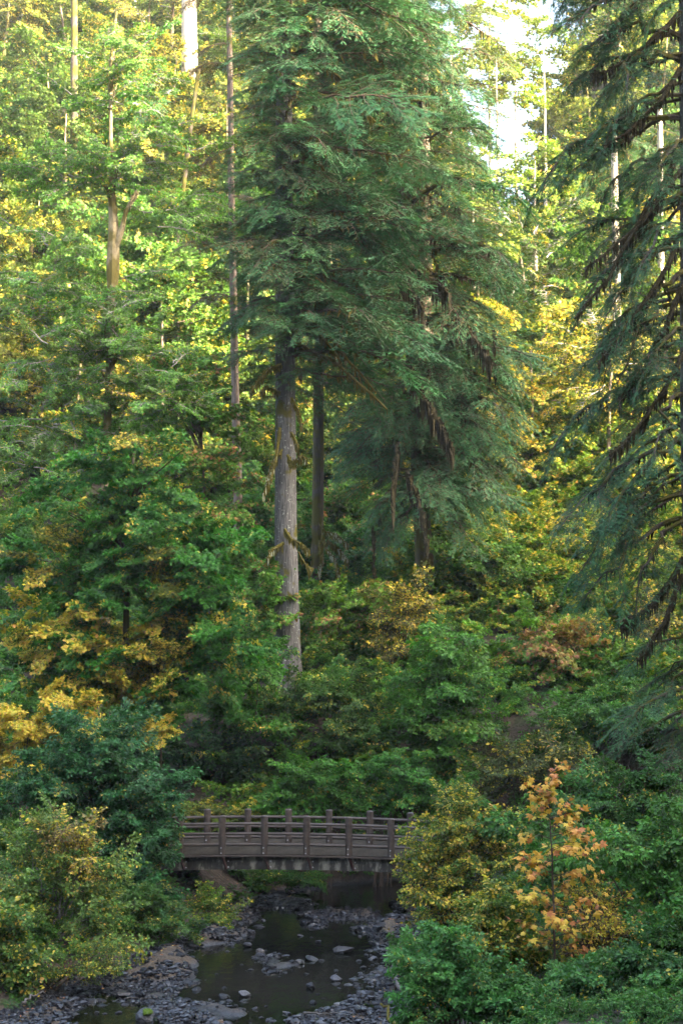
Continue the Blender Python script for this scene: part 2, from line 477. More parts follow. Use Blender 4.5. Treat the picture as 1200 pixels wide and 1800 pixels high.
def conifer_bough(L=4.0, start=0.08, droop=0.5, lift=0.25, width=0.30, limbs=20, twig=0.15, hang=0.5, thick=0.05, moss=0.5, dens=1.0, wobble=0.022):
    """one conifer bough along +X: limb > side limbs > twigs > needle sprays; 0 wood/moss, 1 needles, 2 hanging moss"""
    g = G()
    n = 12; t = np.linspace(0, 1, n)
    wob = np.cumsum(rng.normal(0, wobble, (n, 2)), 0) * L
    ax = np.stack([L * t * (1 - 0.12 * t * droop), wob[:, 0], lift * L * t - droop * L * t ** 2 * 0.75 + wob[:, 1] * 0.4], -1)
    g.tube(ax, (thick * (1 - 0.85 * t) + 0.008) * L / 4, 5, 0)
    Ps = []; Ds = []; Qs = []
    for i in range(limbs + 1):
        rel = min(1.0, (i + 0.7 * rng.random()) / limbs)
        tt = start + (1 - start) * rel ** 0.9
        p0 = np.array([np.interp(tt, t, ax[:, k]) for k in range(3)])
        side = 1 if i % 2 else -1
        an = side * R(rng.uniform(28, 68)) * (1 - 0.7 * max(0, rel - 0.8) / 0.2)
        ln = L * width * (0.35 + 0.9 * math.sin(PI * min(1, rel * 0.85 + 0.12)) ** 0.8) * rng.uniform(0.55, 1.25)
        ta = norm(np.array([L * (1 - 0.24 * tt * droop), 0, lift * L - 1.5 * droop * L * tt]))
        d = norm(ta * math.cos(an) + np.array([0, 1, 0]) * math.sin(an) + np.array([0, 0, rng.normal(0.0, 0.16)]))
        m_ = 7; s = np.linspace(0, 1, m_)
        tw = p0 + d * (s * ln)[:, None]
        tw[:, 2] -= hang * ln * s ** 2 * rng.uniform(0.2, 0.9)
        tw[1:] += np.cumsum(rng.normal(0, 0.025 * ln, (m_ - 1, 3)), 0)
        g.tube(tw, np.linspace(0.014, 0.004, m_), 3, 0, cap=False)
        nt_ = max(4, int(ln / 0.10 * dens))
        for j in range(nt_):
            q = (j + rng.random()) / nt_
            b0 = np.array([np.interp(q, s, tw[:, k]) for k in range(3)])
            lat = norm(np.cross(d, [0, 0, 1.0])) * (1 if j % 2 else -1)
            c = math.cos(R(rng.uniform(20, 65))); sn = math.sqrt(1 - c * c)
            dd = norm(d * c + lat * sn + np.array([0, 0, rng.normal(-0.10 * hang, 0.16)]))
            tl = rng.uniform(0.20, 0.46) * (1.1 - 0.5 * q) * (L / 4.5)
            k = 6
            r = (np.arange(k) + rng.random(k)) / k
            pp = b0 + dd * (r * tl)[:, None]
            pp[:, 2] -= hang * 0.45 * tl * r ** 2
            l2 = norm(np.cross(dd, [0, 0, 1.0]))
            sg = np.where(np.arange(k) % 2, 1.0, -1.0)[:, None]
            D_ = dd * 0.8 + l2 * sg * rng.uniform(0.15, 0.8, (k, 1)) + np.array([0, 0, -1.0]) * (0.1 + 0.3 * hang * r[:, None])
            Ps.append(pp); Ds.append(D_); Qs.append(np.clip(0.1 + 0.35 * q + 0.4 * r + rng.normal(0, .12, k), 0, 1))
    P = np.concatenate(Ps); D = norm(np.concatenate(Ds)); k = len(P)
    Z = np.array([0.25, 0, 1.0]) + rng.normal(0, 0.38, (k, 3))
    g.inst(SPRAY[0], SPRAY[1], P, frames(D, Z), twig * rng.uniform(0.7, 1.3, k), 1, None, np.concatenate(Qs))
    # moss hanging under the limb
    if moss:
        k = int(60 * moss * L / 4)
        q = rng.random(k) * 0.8
        pp = np.stack([np.interp(q, t, ax[:, a]) for a in range(3)], -1)
        ln = (0.06 + 0.5 * rng.random(k) ** 2.2) * (0.5 + moss * 0.5)
        tv = np.array([[-.5, 0, 0.1], [.5, 0, 0.1], [.32, .02, -.5], [0, 0, -1], [-.28, -.02, -.55]], float)
        az = rng.uniform(0, PI, k)
        Rm = np.stack([np.stack([np.cos(az), -np.sin(az), az * 0], -1), np.stack([np.sin(az), np.cos(az), az * 0], -1), np.stack([az * 0, az * 0, az * 0 + 1], -1)], 1)
        S = np.stack([rng.uniform(0.05, 0.16, k), np.ones(k), ln], -1)
        g.inst(tv, [[0, 1, 2], [0, 2, 4], [4, 2, 3]], pp, Rm, S, 2)
    return g

def variants(n, fn, mats, name, **kw):
    gs = [fn(**kw) for _ in range(n)]
    return [g_.mesh(name, mats) for g_ in gs], gs

# ------------------------------------------------------------------ foliage library
B_MAPLE, G_MAPLE = variants(5, leafy_branch, [M_TWIG, M_LEAF], 'maple_branch', L=2.2, subs=22, per=26, leaf=0.155, shape=LEAF_M, droop=0.42, lift=0.28, outw=0.95, zs=0.22, jit=0.5)
B_ALDER, G_ALDER = variants(5, leafy_branch, [M_TWIG_GREY, M_LEAF], 'alder_branch', L=2.4, subs=28, per=24, leaf=0.11, shape=LEAF_O, droop=0.25, lift=0.25, spread=0.36, bare=0.1, thick=0.030, zs=0.28, outw=1.15)
B_SHRUB, G_SHRUB = variants(5, leafy_branch, [M_TWIG, M_LEAF], 'shrub_branch', L=1.3, subs=20, per=13, leaf=0.135, shape=LEAF_O, droop=0.30, lift=0.35, zs=0.3, outw=0.9)
B_VINE, G_VINE = variants(4, leafy_branch, [M_TWIG, M_PINK], 'vine_maple_branch', L=1.6, subs=22, per=15, leaf=0.135, shape=LEAF_M, droop=0.3, lift=0.3, zs=0.2, outw=0.8)
B_GLOSS, G_GLOSS = variants(4, leafy_branch, [M_TWIG, M_GLOSSY], 'glossy_branch', L=1.3, subs=24, per=15, leaf=0.125, shape=LEAF_S, droop=0.2, lift=0.4, zs=0.35, jit=0.7, outw=0.8)
B_SPARSE, G_SPARSE = variants(4, leafy_branch, [M_TWIG, M_LEAF], 'sparse_branch', L=1.3, subs=24, per=7, leaf=0.125, shape=LEAF_O, droop=0.2, lift=0.5, zs=0.38, jit=0.8, outw=0.7, bare=0.1, thick=0.014)
B_NEAR, G_NEAR = variants(5, leafy_branch, [M_TWIG, M_LEAF], 'near_branch', L=1.3, subs=16, per=9, leaf=0.20, shape=LEAF_O, droop=0.30, lift=0.4, zs=0.35, outw=0.9)
B_FINE, G_FINE = variants(4, leafy_branch, [M_TWIG, M_LEAF], 'fine_branch', L=2.4, subs=24, per=18, leaf=0.16, shape=LEAF_M, droop=0.42, lift=0.28, outw=0.9, zs=0.25, jit=0.6)
B_HEM, G_HEM = variants(7, conifer_bough, [M_TWIG, M_NEEDLE, M_MOSS], 'hemlock_bough', L=4.0, droop=0.62, lift=0.26, width=0.38, limbs=20, hang=0.5, moss=0.7, dens=1.35, twig=0.14)
B_SPR, G_SPR = variants(5, conifer_bough, [M_BARK_DARK, M_NEEDLE, M_MOSS_DARK], 'spruce_bough', L=4.5, start=0.28, droop=0.8, lift=0.28, width=0.34, limbs=20, hang=0.75, thick=0.07, moss=1.3, dens=1.35, twig=0.14)
B_FIR, G_FIR = variants(6, conifer_bough, [M_BARK_DARK, M_NEEDLE, M_MOSS_DARK], 'fir_bough', L=5.0, start=0.34, droop=0.55, lift=-0.04, width=0.30, limbs=20, hang=0.6, thick=0.08, moss=0.8, wobble=.05, dens=1.3, twig=0.15)

def crown_mesh(lib, name, mats, nb=26, rx=3.4, rz=4.6, sc=1.25):
    g = G()
    for i in range(nb):
        th = rng.uniform(0, 2 * PI); ph = math.asin(rng.uniform(-0.85, 0.98))
        r = rng.uniform(0.45, 1.0) ** 0.6
        p = np.array([math.cos(th) * math.cos(ph) * rx * r, math.sin(th) * math.cos(ph) * rx * r, math.sin(ph) * rz * r])
        src = lib[i % len(lib)]
        s = sc * rng.uniform(0.8, 1.25)
        M = Matrix.Translation(Vector(p * 0.62)) @ Euler((rng.normal(0, .25), -R(rng.uniform(-15, 25)) - ph * 0.5, th + rng.normal(0, .3))).to_matrix().to_4x4() @ Matrix.Diagonal((s, s, s, 1))
        g.merge(src, M)
    return g.mesh(name, mats)
C_MAPLE = [crown_mesh(G_FINE, 'maple_crown', [M_TWIG, M_LEAF], nb=34, sc=1.05) for _ in range(4)]
C_THIN = [crown_mesh(G_FINE, 'thin_crown', [M_TWIG, M_LEAF], nb=13, rx=4, rz=5) for _ in range(2)]
C_ALDER = [crown_mesh(G_ALDER, 'alder_crown', [M_TWIG_GREY, M_LEAF], nb=28) for _ in range(3)]

# ------------------------------------------------------------------ plant builders
def vary(col, amt=0.15):
    f = 1 + rng.normal(0, amt)
    return tuple(np.clip(np.array(col[:3]) * f * (1 + rng.normal(0, amt * 0.4, 3)), 0.004, 0.6)) + (float(np.clip(col[3] + rng.normal(0, 0.10), 0, 1)),)

def trunk_path(base, top, n=14, bend=0.02, lean=None):
    base = np.asarray(base, float); top = np.asarray(top, float)
    t = np.linspace(0, 1, n)[:, None]
    p = base + (top - base) * t
    h = np.linalg.norm(top - base)
    w = np.cumsum(rng.normal(0, bend * h / n, (n, 2)), 0); w -= w[0]
    w -= t * w[-1]
    p[:, :2] += w
    return p

def add_trunk(root, pts, r0, r1, mat, name='trunk', sides=18, flute=0.12, flare=0.35):
    base = np.array(root.location)
    pts = np.asarray(pts)
    if len(pts) < 30:
        k = np.linspace(0, len(pts) - 1, 40)
        pts = np.stack([np.interp(k, np.arange(len(pts)), pts[:, a]) for a in range(3)], -1)
    t = np.linspace(0, 1, len(pts))
    rad = r0 + (r1 - r0) * t
    rad = rad * (1 + flare * np.exp(-t * len(pts) * 0.45))
    g = G(); g.tube(pts - base, rad, sides, 0, flute=flute, seed=int(rng.integers(9999)))
    return link(name, g.mesh(name, [mat], True), root)

def add_limb(root, pts, r0, r1, mat, name='limb', moss=None, mossn=0):
    base = np.array(root.location); pts = np.asarray(pts) - base
    g = G(); g.tube(pts, np.linspace(r0, r1, len(pts)), 6, 0)
    mats = [mat]
    if moss is not None:
        mats.append(moss)
        moss_on(g, pts, mossn, 1)
    return link(name, g.mesh(name, mats, True), root)

def moss_on(g, pts, n, mat, lmin=0.08, lmax=0.4, w=0.13):
    t = np.linspace(0, 1, len(pts)); q = rng.random(n)
    pp = np.stack([np.interp(q, t, pts[:, a]) for a in range(3)], -1) + rng.normal(0, 0.03, (n, 3))
    tv = np.array([[-.5, 0, 0.12], [.5, 0, 0.12], [.36, .04, -.5], [0.05, 0, -1], [-.30, -.04, -.55]], float)
    az = rng.uniform(0, PI, n)
    Rm = np.stack([np.stack([np.cos(az), -np.sin(az), az * 0], -1), np.stack([np.sin(az), np.cos(az), az * 0], -1), np.stack([az * 0, az * 0, az * 0 + 1], -1)], 1)
    S = np.stack([rng.uniform(0.4, 1.2, n) * w, np.ones(n) * 0.6, rng.uniform(lmin, lmax, n)], -1)
    g.inst(tv, [[0, 1, 2], [0, 2, 4], [4, 2, 3]], pp, Rm, S, mat)

def arc(a, b, sag, n=8):
    a = np.asarray(a, float); b = np.asarray(b, float)
    t = np.linspace(0, 1, n)[:, None]
    p = a + (b - a) * t
    p[:, 2:] += sag * 4 * t * (1 - t)
    p[1:-1] += rng.normal(0, 0.03 * np.linalg.norm(b - a) / 3, (n - 2, 3))
    return p

def fill(root, lib, d, cells, sc, col, part='leafy_branch', depth=None, axis_pt=None, limbs=0, limb_mat=None, limb_r=0.05, hot=None, pitch=0.35, front=0.7, inner=0.5, Lref=2.0):
    """cells: list of (u, v, ru, rv, n): leafy branches over ellipsoids of the crown"""
    base = np.array(root.location); k = 0
    for (u, v, ru, rv, n) in cells:
        c = W(u, v, d); rx = ru * mpp(d); rz = rv * mpp(d); ry = depth if depth else rx
        for i in range(n):
            while True:
                dv = norm(rng.normal(0, 1, 3))
                if dv[1] < 0.25 or rng.random() > front: break
            r = rng.uniform(inner, 1.0)
            p = c + dv * np.array([rx, ry, rz]) * r
            s = sc * rng.uniform(0.75, 1.25)
            stray = rng.random() < 0.13 and dv[2] > -0.1
            if stray: p = c + dv * np.array([rx, ry, rz]) * rng.uniform(1.05, 1.35)
            hz = dv[:2] * np.array([1, 0.9])
            az = math.atan2(hz[1], hz[0]) + rng.normal(0, 0.45)
            pt = pitch * dv[2] + rng.normal(0, 0.18) + (0.35 if stray else 0)
            out = np.array([math.cos(az) * math.cos(pt), math.sin(az) * math.cos(pt), math.sin(pt)])
            p0 = p - out * Lref * s * 0.55
            gh = gz(p0[0], p0[1])
            if p0[2] < gh + 0.1: p0[2] = gh + 0.1 + 0.2 * rng.random()
            cc = col
            if hot:
                for (hu, hv, hr, hc) in hot:
                    pu = 600 + p[0] / mpp(p[1]); pv = 1110 - (p[2] - CAM_Z) / mpp(p[1])
                    if (pu - hu) ** 2 + (pv - hv) ** 2 < (hr * rng.uniform(0.6, 1.25)) ** 2 and rng.random() < .75: cc = hc
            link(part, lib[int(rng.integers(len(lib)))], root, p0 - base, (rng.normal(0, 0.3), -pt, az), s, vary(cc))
            if k < limbs and axis_pt is not None:
                h = max(p0[2] - rng.uniform(0.8, 2.2), base[2] + 1)
                add_limb(root, arc(axis_pt(h), p0, 0.15), limb_r, limb_r * 0.3, limb_mat or M_TWIG)
            k += 1

def shrub(name, label, cat, u, d, cells, lib, sc, col, group=None, hot=None, stems=7, stem_mat=None, front=0.7, depth=None, Lref=1.3, inner=0.35, pitch=0.6, zoff=0.0):
    x = (u - 600) * mpp(d)
    root = empty(name, (x, d, gz(x, d)), label, cat, group)
    b = np.array(root.location)
    g = G()
    for i in range(stems):
        (cu, cv, ru, rv, n) = cells[i % len(cells)]
        tip = W(cu + rng.uniform(-.7, .7) * ru, cv - rng.uniform(-.3, .7) * rv, d) + np.array([0, rng.uniform(-.5, .5) * ru * mpp(d), 0])
        p = arc(b + np.array([rng.normal(0, .15), rng.normal(0, .15), -0.2]), tip, 0.25)
        g.tube(p - b, np.linspace(0.035, 0.008, len(p)), 5, 0)
    link('stems', g.mesh('stems', [stem_mat or M_TWIG]), root)
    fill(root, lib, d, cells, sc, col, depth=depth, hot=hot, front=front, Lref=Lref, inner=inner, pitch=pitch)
    return root

GREEN = (0.050, 0.125, 0.014, 0.10)
DEEP = (0.022, 0.070, 0.025, 0.04)
LIGHT = (0.105, 0.225, 0.042, 0.12)
LIME = (0.095, 0.165, 0.022, 0.25)
BLUE = (0.024, 0.068, 0.042, 0.05)
YELG = (0.110, 0.130, 0.020, 0.55)
HEMC = (0.054, 0.145, 0.060, 0.07)
SPRC = (0.044, 0.115, 0.048, 0.07)

# ================================================================== big conifers
def conifer(name, label, u0, u1, d, vtop, r0, r1, bark, boughs, lib, Lref, col, lean_d=0.0, sides=22):
    x0 = (u0 - 600) * mpp(d)
    z0 = gz(x0, d)
    root = empty(name, (x0, d, z0), label, 'conifer tree')
    top = W(u1, vtop, d + lean_d)
    pts = trunk_path((x0, d, z0 - 0.4), top, bend=0.010)
    add_trunk(root, pts, r0, r1, bark, sides=sides, flute=0.20)
    def ax_at(z):
        return np.array([np.interp(z, pts[:, 2], pts[:, a]) for a in range(3)])
    for (v, az, L, pt) in boughs:
        z = W(600, v, d)[2]
        p = ax_at(z) - np.array(root.location)
        s = L / Lref
        link('bough', lib[int(rng.integers(len(lib)))], root, p, (rng.normal(0, 0.28), -pt, az), (s, s * rng.uniform(0.85, 1.15), s * rng.uniform(0.85, 1.1)), vary(col, 0.16))
    return root, ax_at, pts

def bough_list(v0, v1, n, reach, pitch=(-0.1, 0.25), skip=None):
    out = []
    for i in range(n):
        v = v0 + (v1 - v0) * (i + rng.random()) / n
        az = (i * 2.39996 + rng.normal(0, 0.3)) % (2 * PI)
        rl, rr_ = reach(v)
        c = math.cos(az)
        L = rr_ * max(0, c) + rl * max(0, -c) + min(rl, rr_) * abs(math.sin(az)) * 0.75
        if skip and skip(v, az): continue
        out.append((v, az, max(1.0, L * rng.uniform(0.75, 1.12)), rng.uniform(*pitch)))
    return out

# main conifer: pale grey furrowed trunk rising behind the bridge
mreach = lambda v: (np.interp(v, [-200, 0, 300, 600, 700, 800], [2.3, 2.4, 2.4, 2.6, 1.4, 1.2]), np.interp(v, [-200, 0, 300, 600, 800], [5.0, 6.0, 6.5, 6.0, 4.5]))
bl = bough_list(-330, 690, 225, mreach, pitch=(-0.2, 0.35), skip=lambda v, az: v > 560 and (PI * 1.2 < az < PI * 1.75))
for i in range(70):
    v = rng.uniform(-120, 700)
    if 165 < v < 205: continue
    bl.append((v, rng.uniform(1.22, 1.80) * PI, rng.uniform(2.2, 4.0) * (0.6 if v > 620 else 1), rng.uniform(-.15, .3)))
main, main_ax, mpts = conifer('conifer_tree', 'tall conifer with pale grey furrowed trunk standing behind the wooden bridge', 505, 494, 76, -420, 0.60, 0.30, M_BARK_GREY, bl, B_HEM, 4.0, HEMC)


def mossy_branch(root, pts, r=0.05, n=60, mat=M_MOSS, lich=0, lmax=0.45, w=0.13):
    base = np.array(root.location); pts = np.asarray(pts) - base
    g = G(); g.tube(pts, np.linspace(r, r * 0.4, len(pts)) if np.isscalar(r) else r, 8, 0)
    moss_on(g, pts, n, 0, lmax=lmax, w=w)
    if lich: moss_on(g, pts[len(pts) // 3:], lich, 1, lmax=0.35, w=0.05)
    return link('mossy_branch', g.mesh('mossy_branch', [mat, M_LICHEN]), root)

for (pp, r, n, li) in [
    ([(492, 752), (486, 800), (476, 840), (462, 872)], 0.08, 110, 40),
    ([(496, 790), (478, 815), (468, 850)], 0.06, 60, 40),
    ([(505, 800), (514, 815), (528, 802), (540, 806)], 0.07, 70, 8),
    ([(512, 760), (522, 780), (524, 790)], 0.06, 40, 0),
    ([(498, 955), (486, 962), (476, 968), (470, 985)], 0.09, 110, 50),
    ([(500, 930), (512, 948), (528, 955), (542, 968)], 0.07, 90, 6),
    ([(524, 970), (536, 990), (546, 1000), (545, 1010)], 0.04, 30, 6),
    ([(492, 690), (470, 680), (455, 690)], 0.06, 60, 0),
    ([(512, 700), (524, 720), (530, 750)], 0.07, 70, 0),
    ([(494, 640), (470, 650), (452, 672), (440, 690)], 0.07, 90, 0)]:
    P_ = np.array([W(u, v, 75.2 - 0.25 * i) for i, (u, v) in enumerate(pp)])
    mossy_branch(main, P_, r, n, lich=li)
# thick mossy limbs seen inside the crown
for (u0, v0, u1, v1) in [(505, 470, 620, 560), (505, 540, 660, 690), (508, 560, 600, 640), (505, 110, 600, 140), (505, 160, 660, 215), (503, 250, 570, 300), (505, 600, 680, 720)]:
    a = W(u0, v0, 76); b = W(u1, v1, 75 + rng.uniform(-1, 2))
    mossy_branch(main, arc(a, b, 0.5), 0.11, 90, lmax=0.5)

# second conifer: dark gnarled trunk right of it
r2 = lambda v: (np.interp(v, [-100, 300, 800], [3.5, 4.2, 3.2]), np.interp(v, [-200, 100, 450, 650, 860], [2.6, 3.6, 5.4, 5.4, 4.0]))
bl = bough_list(-260, 890, 230, r2, pitch=(-0.3, 0.25))
for i in range(46):
    v = rng.uniform(600, 890); bl.append((v, rng.uniform(-.9, .9) if rng.random() < .5 else rng.uniform(1.1, 1.9) * PI, rng.uniform(2.6, 4.6), rng.uniform(-.45, 0)))
second, second_ax, spts = conifer('conifer_tree', 'mossy conifer with dark gnarled trunk and low drooping boughs right of the grey trunk', 752, 668, 83, -330, 0.48, 0.24, M_BARK_DARK, bl, B_HEM + B_SPR[:3], 4.2, HEMC)
for (u0, v0, u1, v1, n) in [(715, 640, 760, 740, 150), (735, 700, 795, 790, 170), (700, 470, 790, 520, 110), (700, 500, 745, 548, 60), (715, 830, 752, 960, 120), (700, 780, 690, 900, 60), (790, 560, 865, 640, 90)]:
    a = W(u0, v0, 80); b = W(u1, v1, 77.6)
    mossy_branch(second, arc(a, b, 0.4), 0.10, n, mat=M_MOSS_DARK, lmax=1.3, w=0.22)
for (u, v) in [(655, 985), (718, 700), (742, 760), (868, 640)]:
    p = W(u, v - 60, 81); mossy_branch(second, arc(p, W(u + 2, v + 30, 81), 0.0), 0.03, 55, mat=M_MOSS_DARK, lmax=0.5, w=0.16)

# slim straight trunk left
tr_ = []
for i in range(26):
    v = rng.uniform(-150, 560)
    az = rng.uniform(2.2, 4.2) if rng.random() < 0.75 else rng.uniform(-0.8, 0.8)
    tr_.append((v, az, rng.uniform(1.6, 3.4), rng.uniform(-0.3, 0.05)))
slim, slim_ax, slpts = conifer('conifer_tree', 'slim straight conifer with thin bare brown trunk left of the thick grey trunk', 422, 398, 90, -120, 0.26, 0.15, M_BARK_BROWN, tr_, B_HEM, 4.0, (0.06, 0.075, 0.03, 0.35), sides=14)

# third trunk half hidden behind
bl = bough_list(-100, 720, 40, lambda v: (2.0, 3.6), pitch=(-0.3, 0.1))
third, third_ax, thpts = conifer('conifer_tree', 'narrow dark conifer trunk half hidden between the grey trunk and the gnarled one', 556, 572, 86, -160, 0.34, 0.2, M_BARK_DARK, bl, B_HEM, 4.0, SPRC, sides=16)
for pp in [[(562, 920), (572, 935), (592, 940), (612, 958)], [(566, 940), (575, 965), (590, 985), (598, 1020)], [(575, 950), (595, 965), (610, 985)], [(562, 950), (564, 990), (560, 1010)]]:
    mossy_branch(third, np.array([W(u, v, 85.0 - 0.3 * i) for i, (u, v) in enumerate(pp)]), 0.05, 70, lich=60)

# right-hand conifer: trunk at the edge of the view, limbs hanging down to the left
bl = []
for i in range(112):
    v = -420 + 1850 * (i + rng.random()) / 112
    az = PI + rng.normal(0, 0.48) + 0.10
    if rng.random() < 0.18: az = rng.uniform(-1.2, 1.2)
    L = np.interp(v, [-330, 0, 200, 500, 700, 900, 1000, 1250, 1400], [4.4, 4.7, 5.2, 5.4, 4.6, 4.8, 3.8, 3.2, 3.0]) * rng.uniform(0.55, 1.1)
    if 980 < v < 1180 and rng.random() < 0.75: continue
    bl.append((v - 60, az, L, rng.uniform(-0.40, 0.10)))
rightc, right_ax, rpts = conifer('conifer_tree', 'large dark conifer with mossy drooping limbs and pale trunk at the right edge', 1226, 1208, 55, -420, 0.55, 0.36, M_BARK_GREY, bl, B_FIR, 4.8, (0.042, 0.108, 0.048, 0.06))
for (u0, v0, u1, v1) in [(1190, 270, 1010, 560), (1195, 300, 1030, 470), (1190, 420, 1050, 640), (1195, 120, 1060, 260), (1200, 500, 1090, 700), (1195, 20, 1040, 130), (1200, 620, 1070, 800), (1200, 980, 1090, 1100), (1200, 1010, 1120, 1160), (1200, 1330, 1090, 1400)]:
    a = W(u0, v0, 54.0); b = W(u1, v1, 52.6 + rng.uniform(-1, 0.6))
    mossy_branch(rightc, arc(a, b, -0.35), 0.085, 110, mat=M_MOSS_DARK, lmax=0.55, w=0.12)

# ================================================================== broadleaf trees
def broadleaf(name, label, cat, ub, ut, vt, d, r0, r1, bark, cells, lib, sc, col, limbs=10, hot=None, depth=None, front=0.7, Lref=2.2, group=None, bend=0.03, inner=0.5, limb_mat=None, sides=12):
    x0 = (ub - 600) * mpp(d); z0 = gz(x0, d)
    root = empty(name, (x0, d, z0), label, cat, group)
    pts = trunk_path((x0, d, z0 - 0.3), W(ut, vt, d + rng.uniform(-.5, .5)), bend=bend)
    add_trunk(root, pts, r0, r1, bark, sides=sides, flute=0.10)
    ax = lambda z: np.array([np.interp(z, pts[:, 2], pts[:, a]) for a in range(3)])
    fill(root, lib, d, cells, sc, col, depth=depth, axis_pt=ax, limbs=limbs, hot=hot, front=front, Lref=Lref, inner=inner, limb_mat=limb_mat or bark)
    return root, ax

alder, alder_ax = broadleaf('alder_tree', 'tall alder with light green crown, grey twigs and mossy upper trunk at the left', 'alder tree', 178, 205, 20, 73, 0.27, 0.06, M_BARK_MOSS,
    [(200, 590, 60, 60, 16), (195, 300, 50, 40, 10), (190, 550, 50, 40, 10), (210, 100, 60, 50, 10), (215, 150, 110, 70, 24), (225, 255, 115, 65, 26), (120, 320, 100, 60, 18), (300, 370, 90, 45, 14), (80, 470, 110, 80, 26), (230, 500, 60, 40, 8), (70, 600, 120, 70, 26), (190, 640, 130, 70, 30), (90, 730, 130, 80, 32), (250, 700, 110, 60, 22), (60, 830, 100, 60, 18), (300, 690, 70, 70, 10)],
    B_ALDER, 0.8, LIGHT, limbs=44, depth=2.6, bend=0.05)
zz_ = np.linspace(W(0, 545, 73)[2], W(0, 335, 73)[2], 12)
tp = np.array([alder_ax(z) for z in zz_])
mossy_branch(alder, tp, np.array([.15, .19, .23, .27, .29, .28, .26, .24, .21, .19, .17, .14]), 150, mat=M_BARK_MOSS, lmax=0.3, w=0.22)
fk = tp[6] + np.array([[0, 0, -.3], [.22, -.1, .15], [.40, -.15, .7], [.55, -.2, 1.4], [1.0, -.2, 2.3]])
mossy_branch(alder, fk, np.array([.17, .15, .12, .09, .05]), 70, mat=M_BARK_MOSS, lmax=0.35, w=0.18)

YEL = (0.09, 0.18, 0.02, 0.72)
maple, maple_ax = broadleaf('maple_tree', 'big maple turning yellow in its lower left crown, above the dark bush', 'maple tree', 214, 235, 790, 64, 0.22, 0.05, M_BARK_DARK,
    [(250, 820, 85, 60, 16), (150, 900, 110, 60, 22), (290, 910, 110, 70, 26), (90, 980, 90, 50, 16), (220, 1010, 120, 60, 26), (340, 1040, 95, 80, 26), (100, 1110, 95, 65, 24), (220, 1150, 110, 55, 22), (330, 1170, 110, 65, 24), (60, 1180, 70, 35, 9), (400, 1110, 70, 60, 14), (260, 1060, 120, 70, 24), (180, 1190, 60, 45, 16), (250, 1235, 65, 40, 14), (150, 1050, 60, 50, 14), (190, 830, 70, 60, 16), (330, 960, 80, 60, 16)],
    B_MAPLE, 0.72, (0.054, 0.185, 0.026, 0.12), limbs=36, depth=2.6,
    hot=[(85, 1110, 75, YEL), (215, 1165, 75, YEL), (90, 960, 50, (0.10, 0.13, 0.02, 0.45)), (250, 790, 45, (0.09, 0.12, 0.02, 0.4)), (290, 1010, 40, (0.09, 0.12, 0.02, 0.35)), (300, 1130, 55, (.09, .12, .02, .5))])
shrub('maple_sapling', 'yellow and orange young maple behind the dark bush at the left edge', 'maple', 40, 61,
      [(50, 1275, 75, 50, 26), (120, 1250, 40, 30, 8), (20, 1330, 40, 40, 9)], B_MAPLE, 0.55, (0.10, 0.12, 0.02, 0.85), Lref=2.2, depth=1.2)
shrub('maple_sapling', 'small yellow maple spray hanging right of the dark bush top', 'maple', 265, 62,
      [(275, 1285, 30, 35, 8), (240, 1310, 30, 30, 5)], B_MAPLE, 0.45, (0.10, 0.12, 0.02, 0.65), Lref=2.2, depth=0.8)
vine1, _ = broadleaf('vine_maple', 'slender light green vine maple with pinkish tips between big maple and slim trunk', 'maple tree', 375, 350, 690, 76, 0.12, 0.03, M_BARK_BROWN,
    [(330, 720, 70, 50, 16), (370, 790, 60, 60, 18), (390, 880, 50, 60, 16), (440, 1030, 55, 50, 18), (430, 960, 45, 40, 10), (450, 1100, 45, 50, 14), (330, 640, 50, 40, 10)], B_VINE, 1.0, (0.095, 0.21, 0.03, 0.18), limbs=14, depth=2.0, Lref=1.6)

bl = bough_list(-200, 420, 46, lambda v: (2.5, np.interp(v, [-200, 60, 300], [5.0, 6.0, 4.5])), pitch=(-.1, .3))
sunny, _, _ = conifer('conifer_tree', 'hazy sunlit conifer behind, boughs tinted pale for the sunlight, reaching into the bright gap at the top', 752, 742, 103, -330, 0.5, 0.2, M_BARK_BROWN, bl, B_HEM, 4.0, (0.085, 0.13, 0.05, 0.10))  # needle colour paler and yellower to stand for sunlight on the boughs

# ------------------------------------------------------------------ middle-distance thicket beyond the bridge
shrub('young_alder', 'bushy bright green young alder in the clearing beyond the bridge', 'alder tree', 785, 70,
      [(790, 1130, 55, 40, 16), (790, 1200, 85, 50, 34), (780, 1270, 95, 50, 40), (790, 1330, 85, 40, 26)], B_SHRUB, 1.0, (0.075, 0.20, 0.026, 0.06), depth=1.8, stems=5)
shrub('shrub', 'dull green leafy bush under the grey trunk, left of the bright young alder', 'shrub', 580, 71,
      [(570, 1260, 90, 60, 46), (520, 1230, 60, 40, 22), (640, 1300, 60, 50, 22), (600, 1220, 60, 40, 16)], B_SHRUB, 0.9, (0.070, 0.150, 0.026, 0.14), depth=2)
shrub('vine_maple', 'yellow green vine maple at the foot of the narrow dark trunk', 'maple tree', 590, 79,
      [(600, 1060, 80, 40, 26), (640, 1090, 60, 50, 20), (560, 1100, 50, 45, 14)], B_VINE, 0.95, (0.11, 0.22, 0.02, 0.20), Lref=1.6, depth=2)
shrub('shrub', 'sparse rusty yellow bush below the gnarled trunk', 'shrub', 700, 77,
      [(705, 1080, 50, 50, 26), (690, 1140, 45, 50, 18), (735, 1060, 25, 40, 8)], B_SPARSE, 1.0, (0.11, 0.11, 0.03, 0.42), depth=1.5)
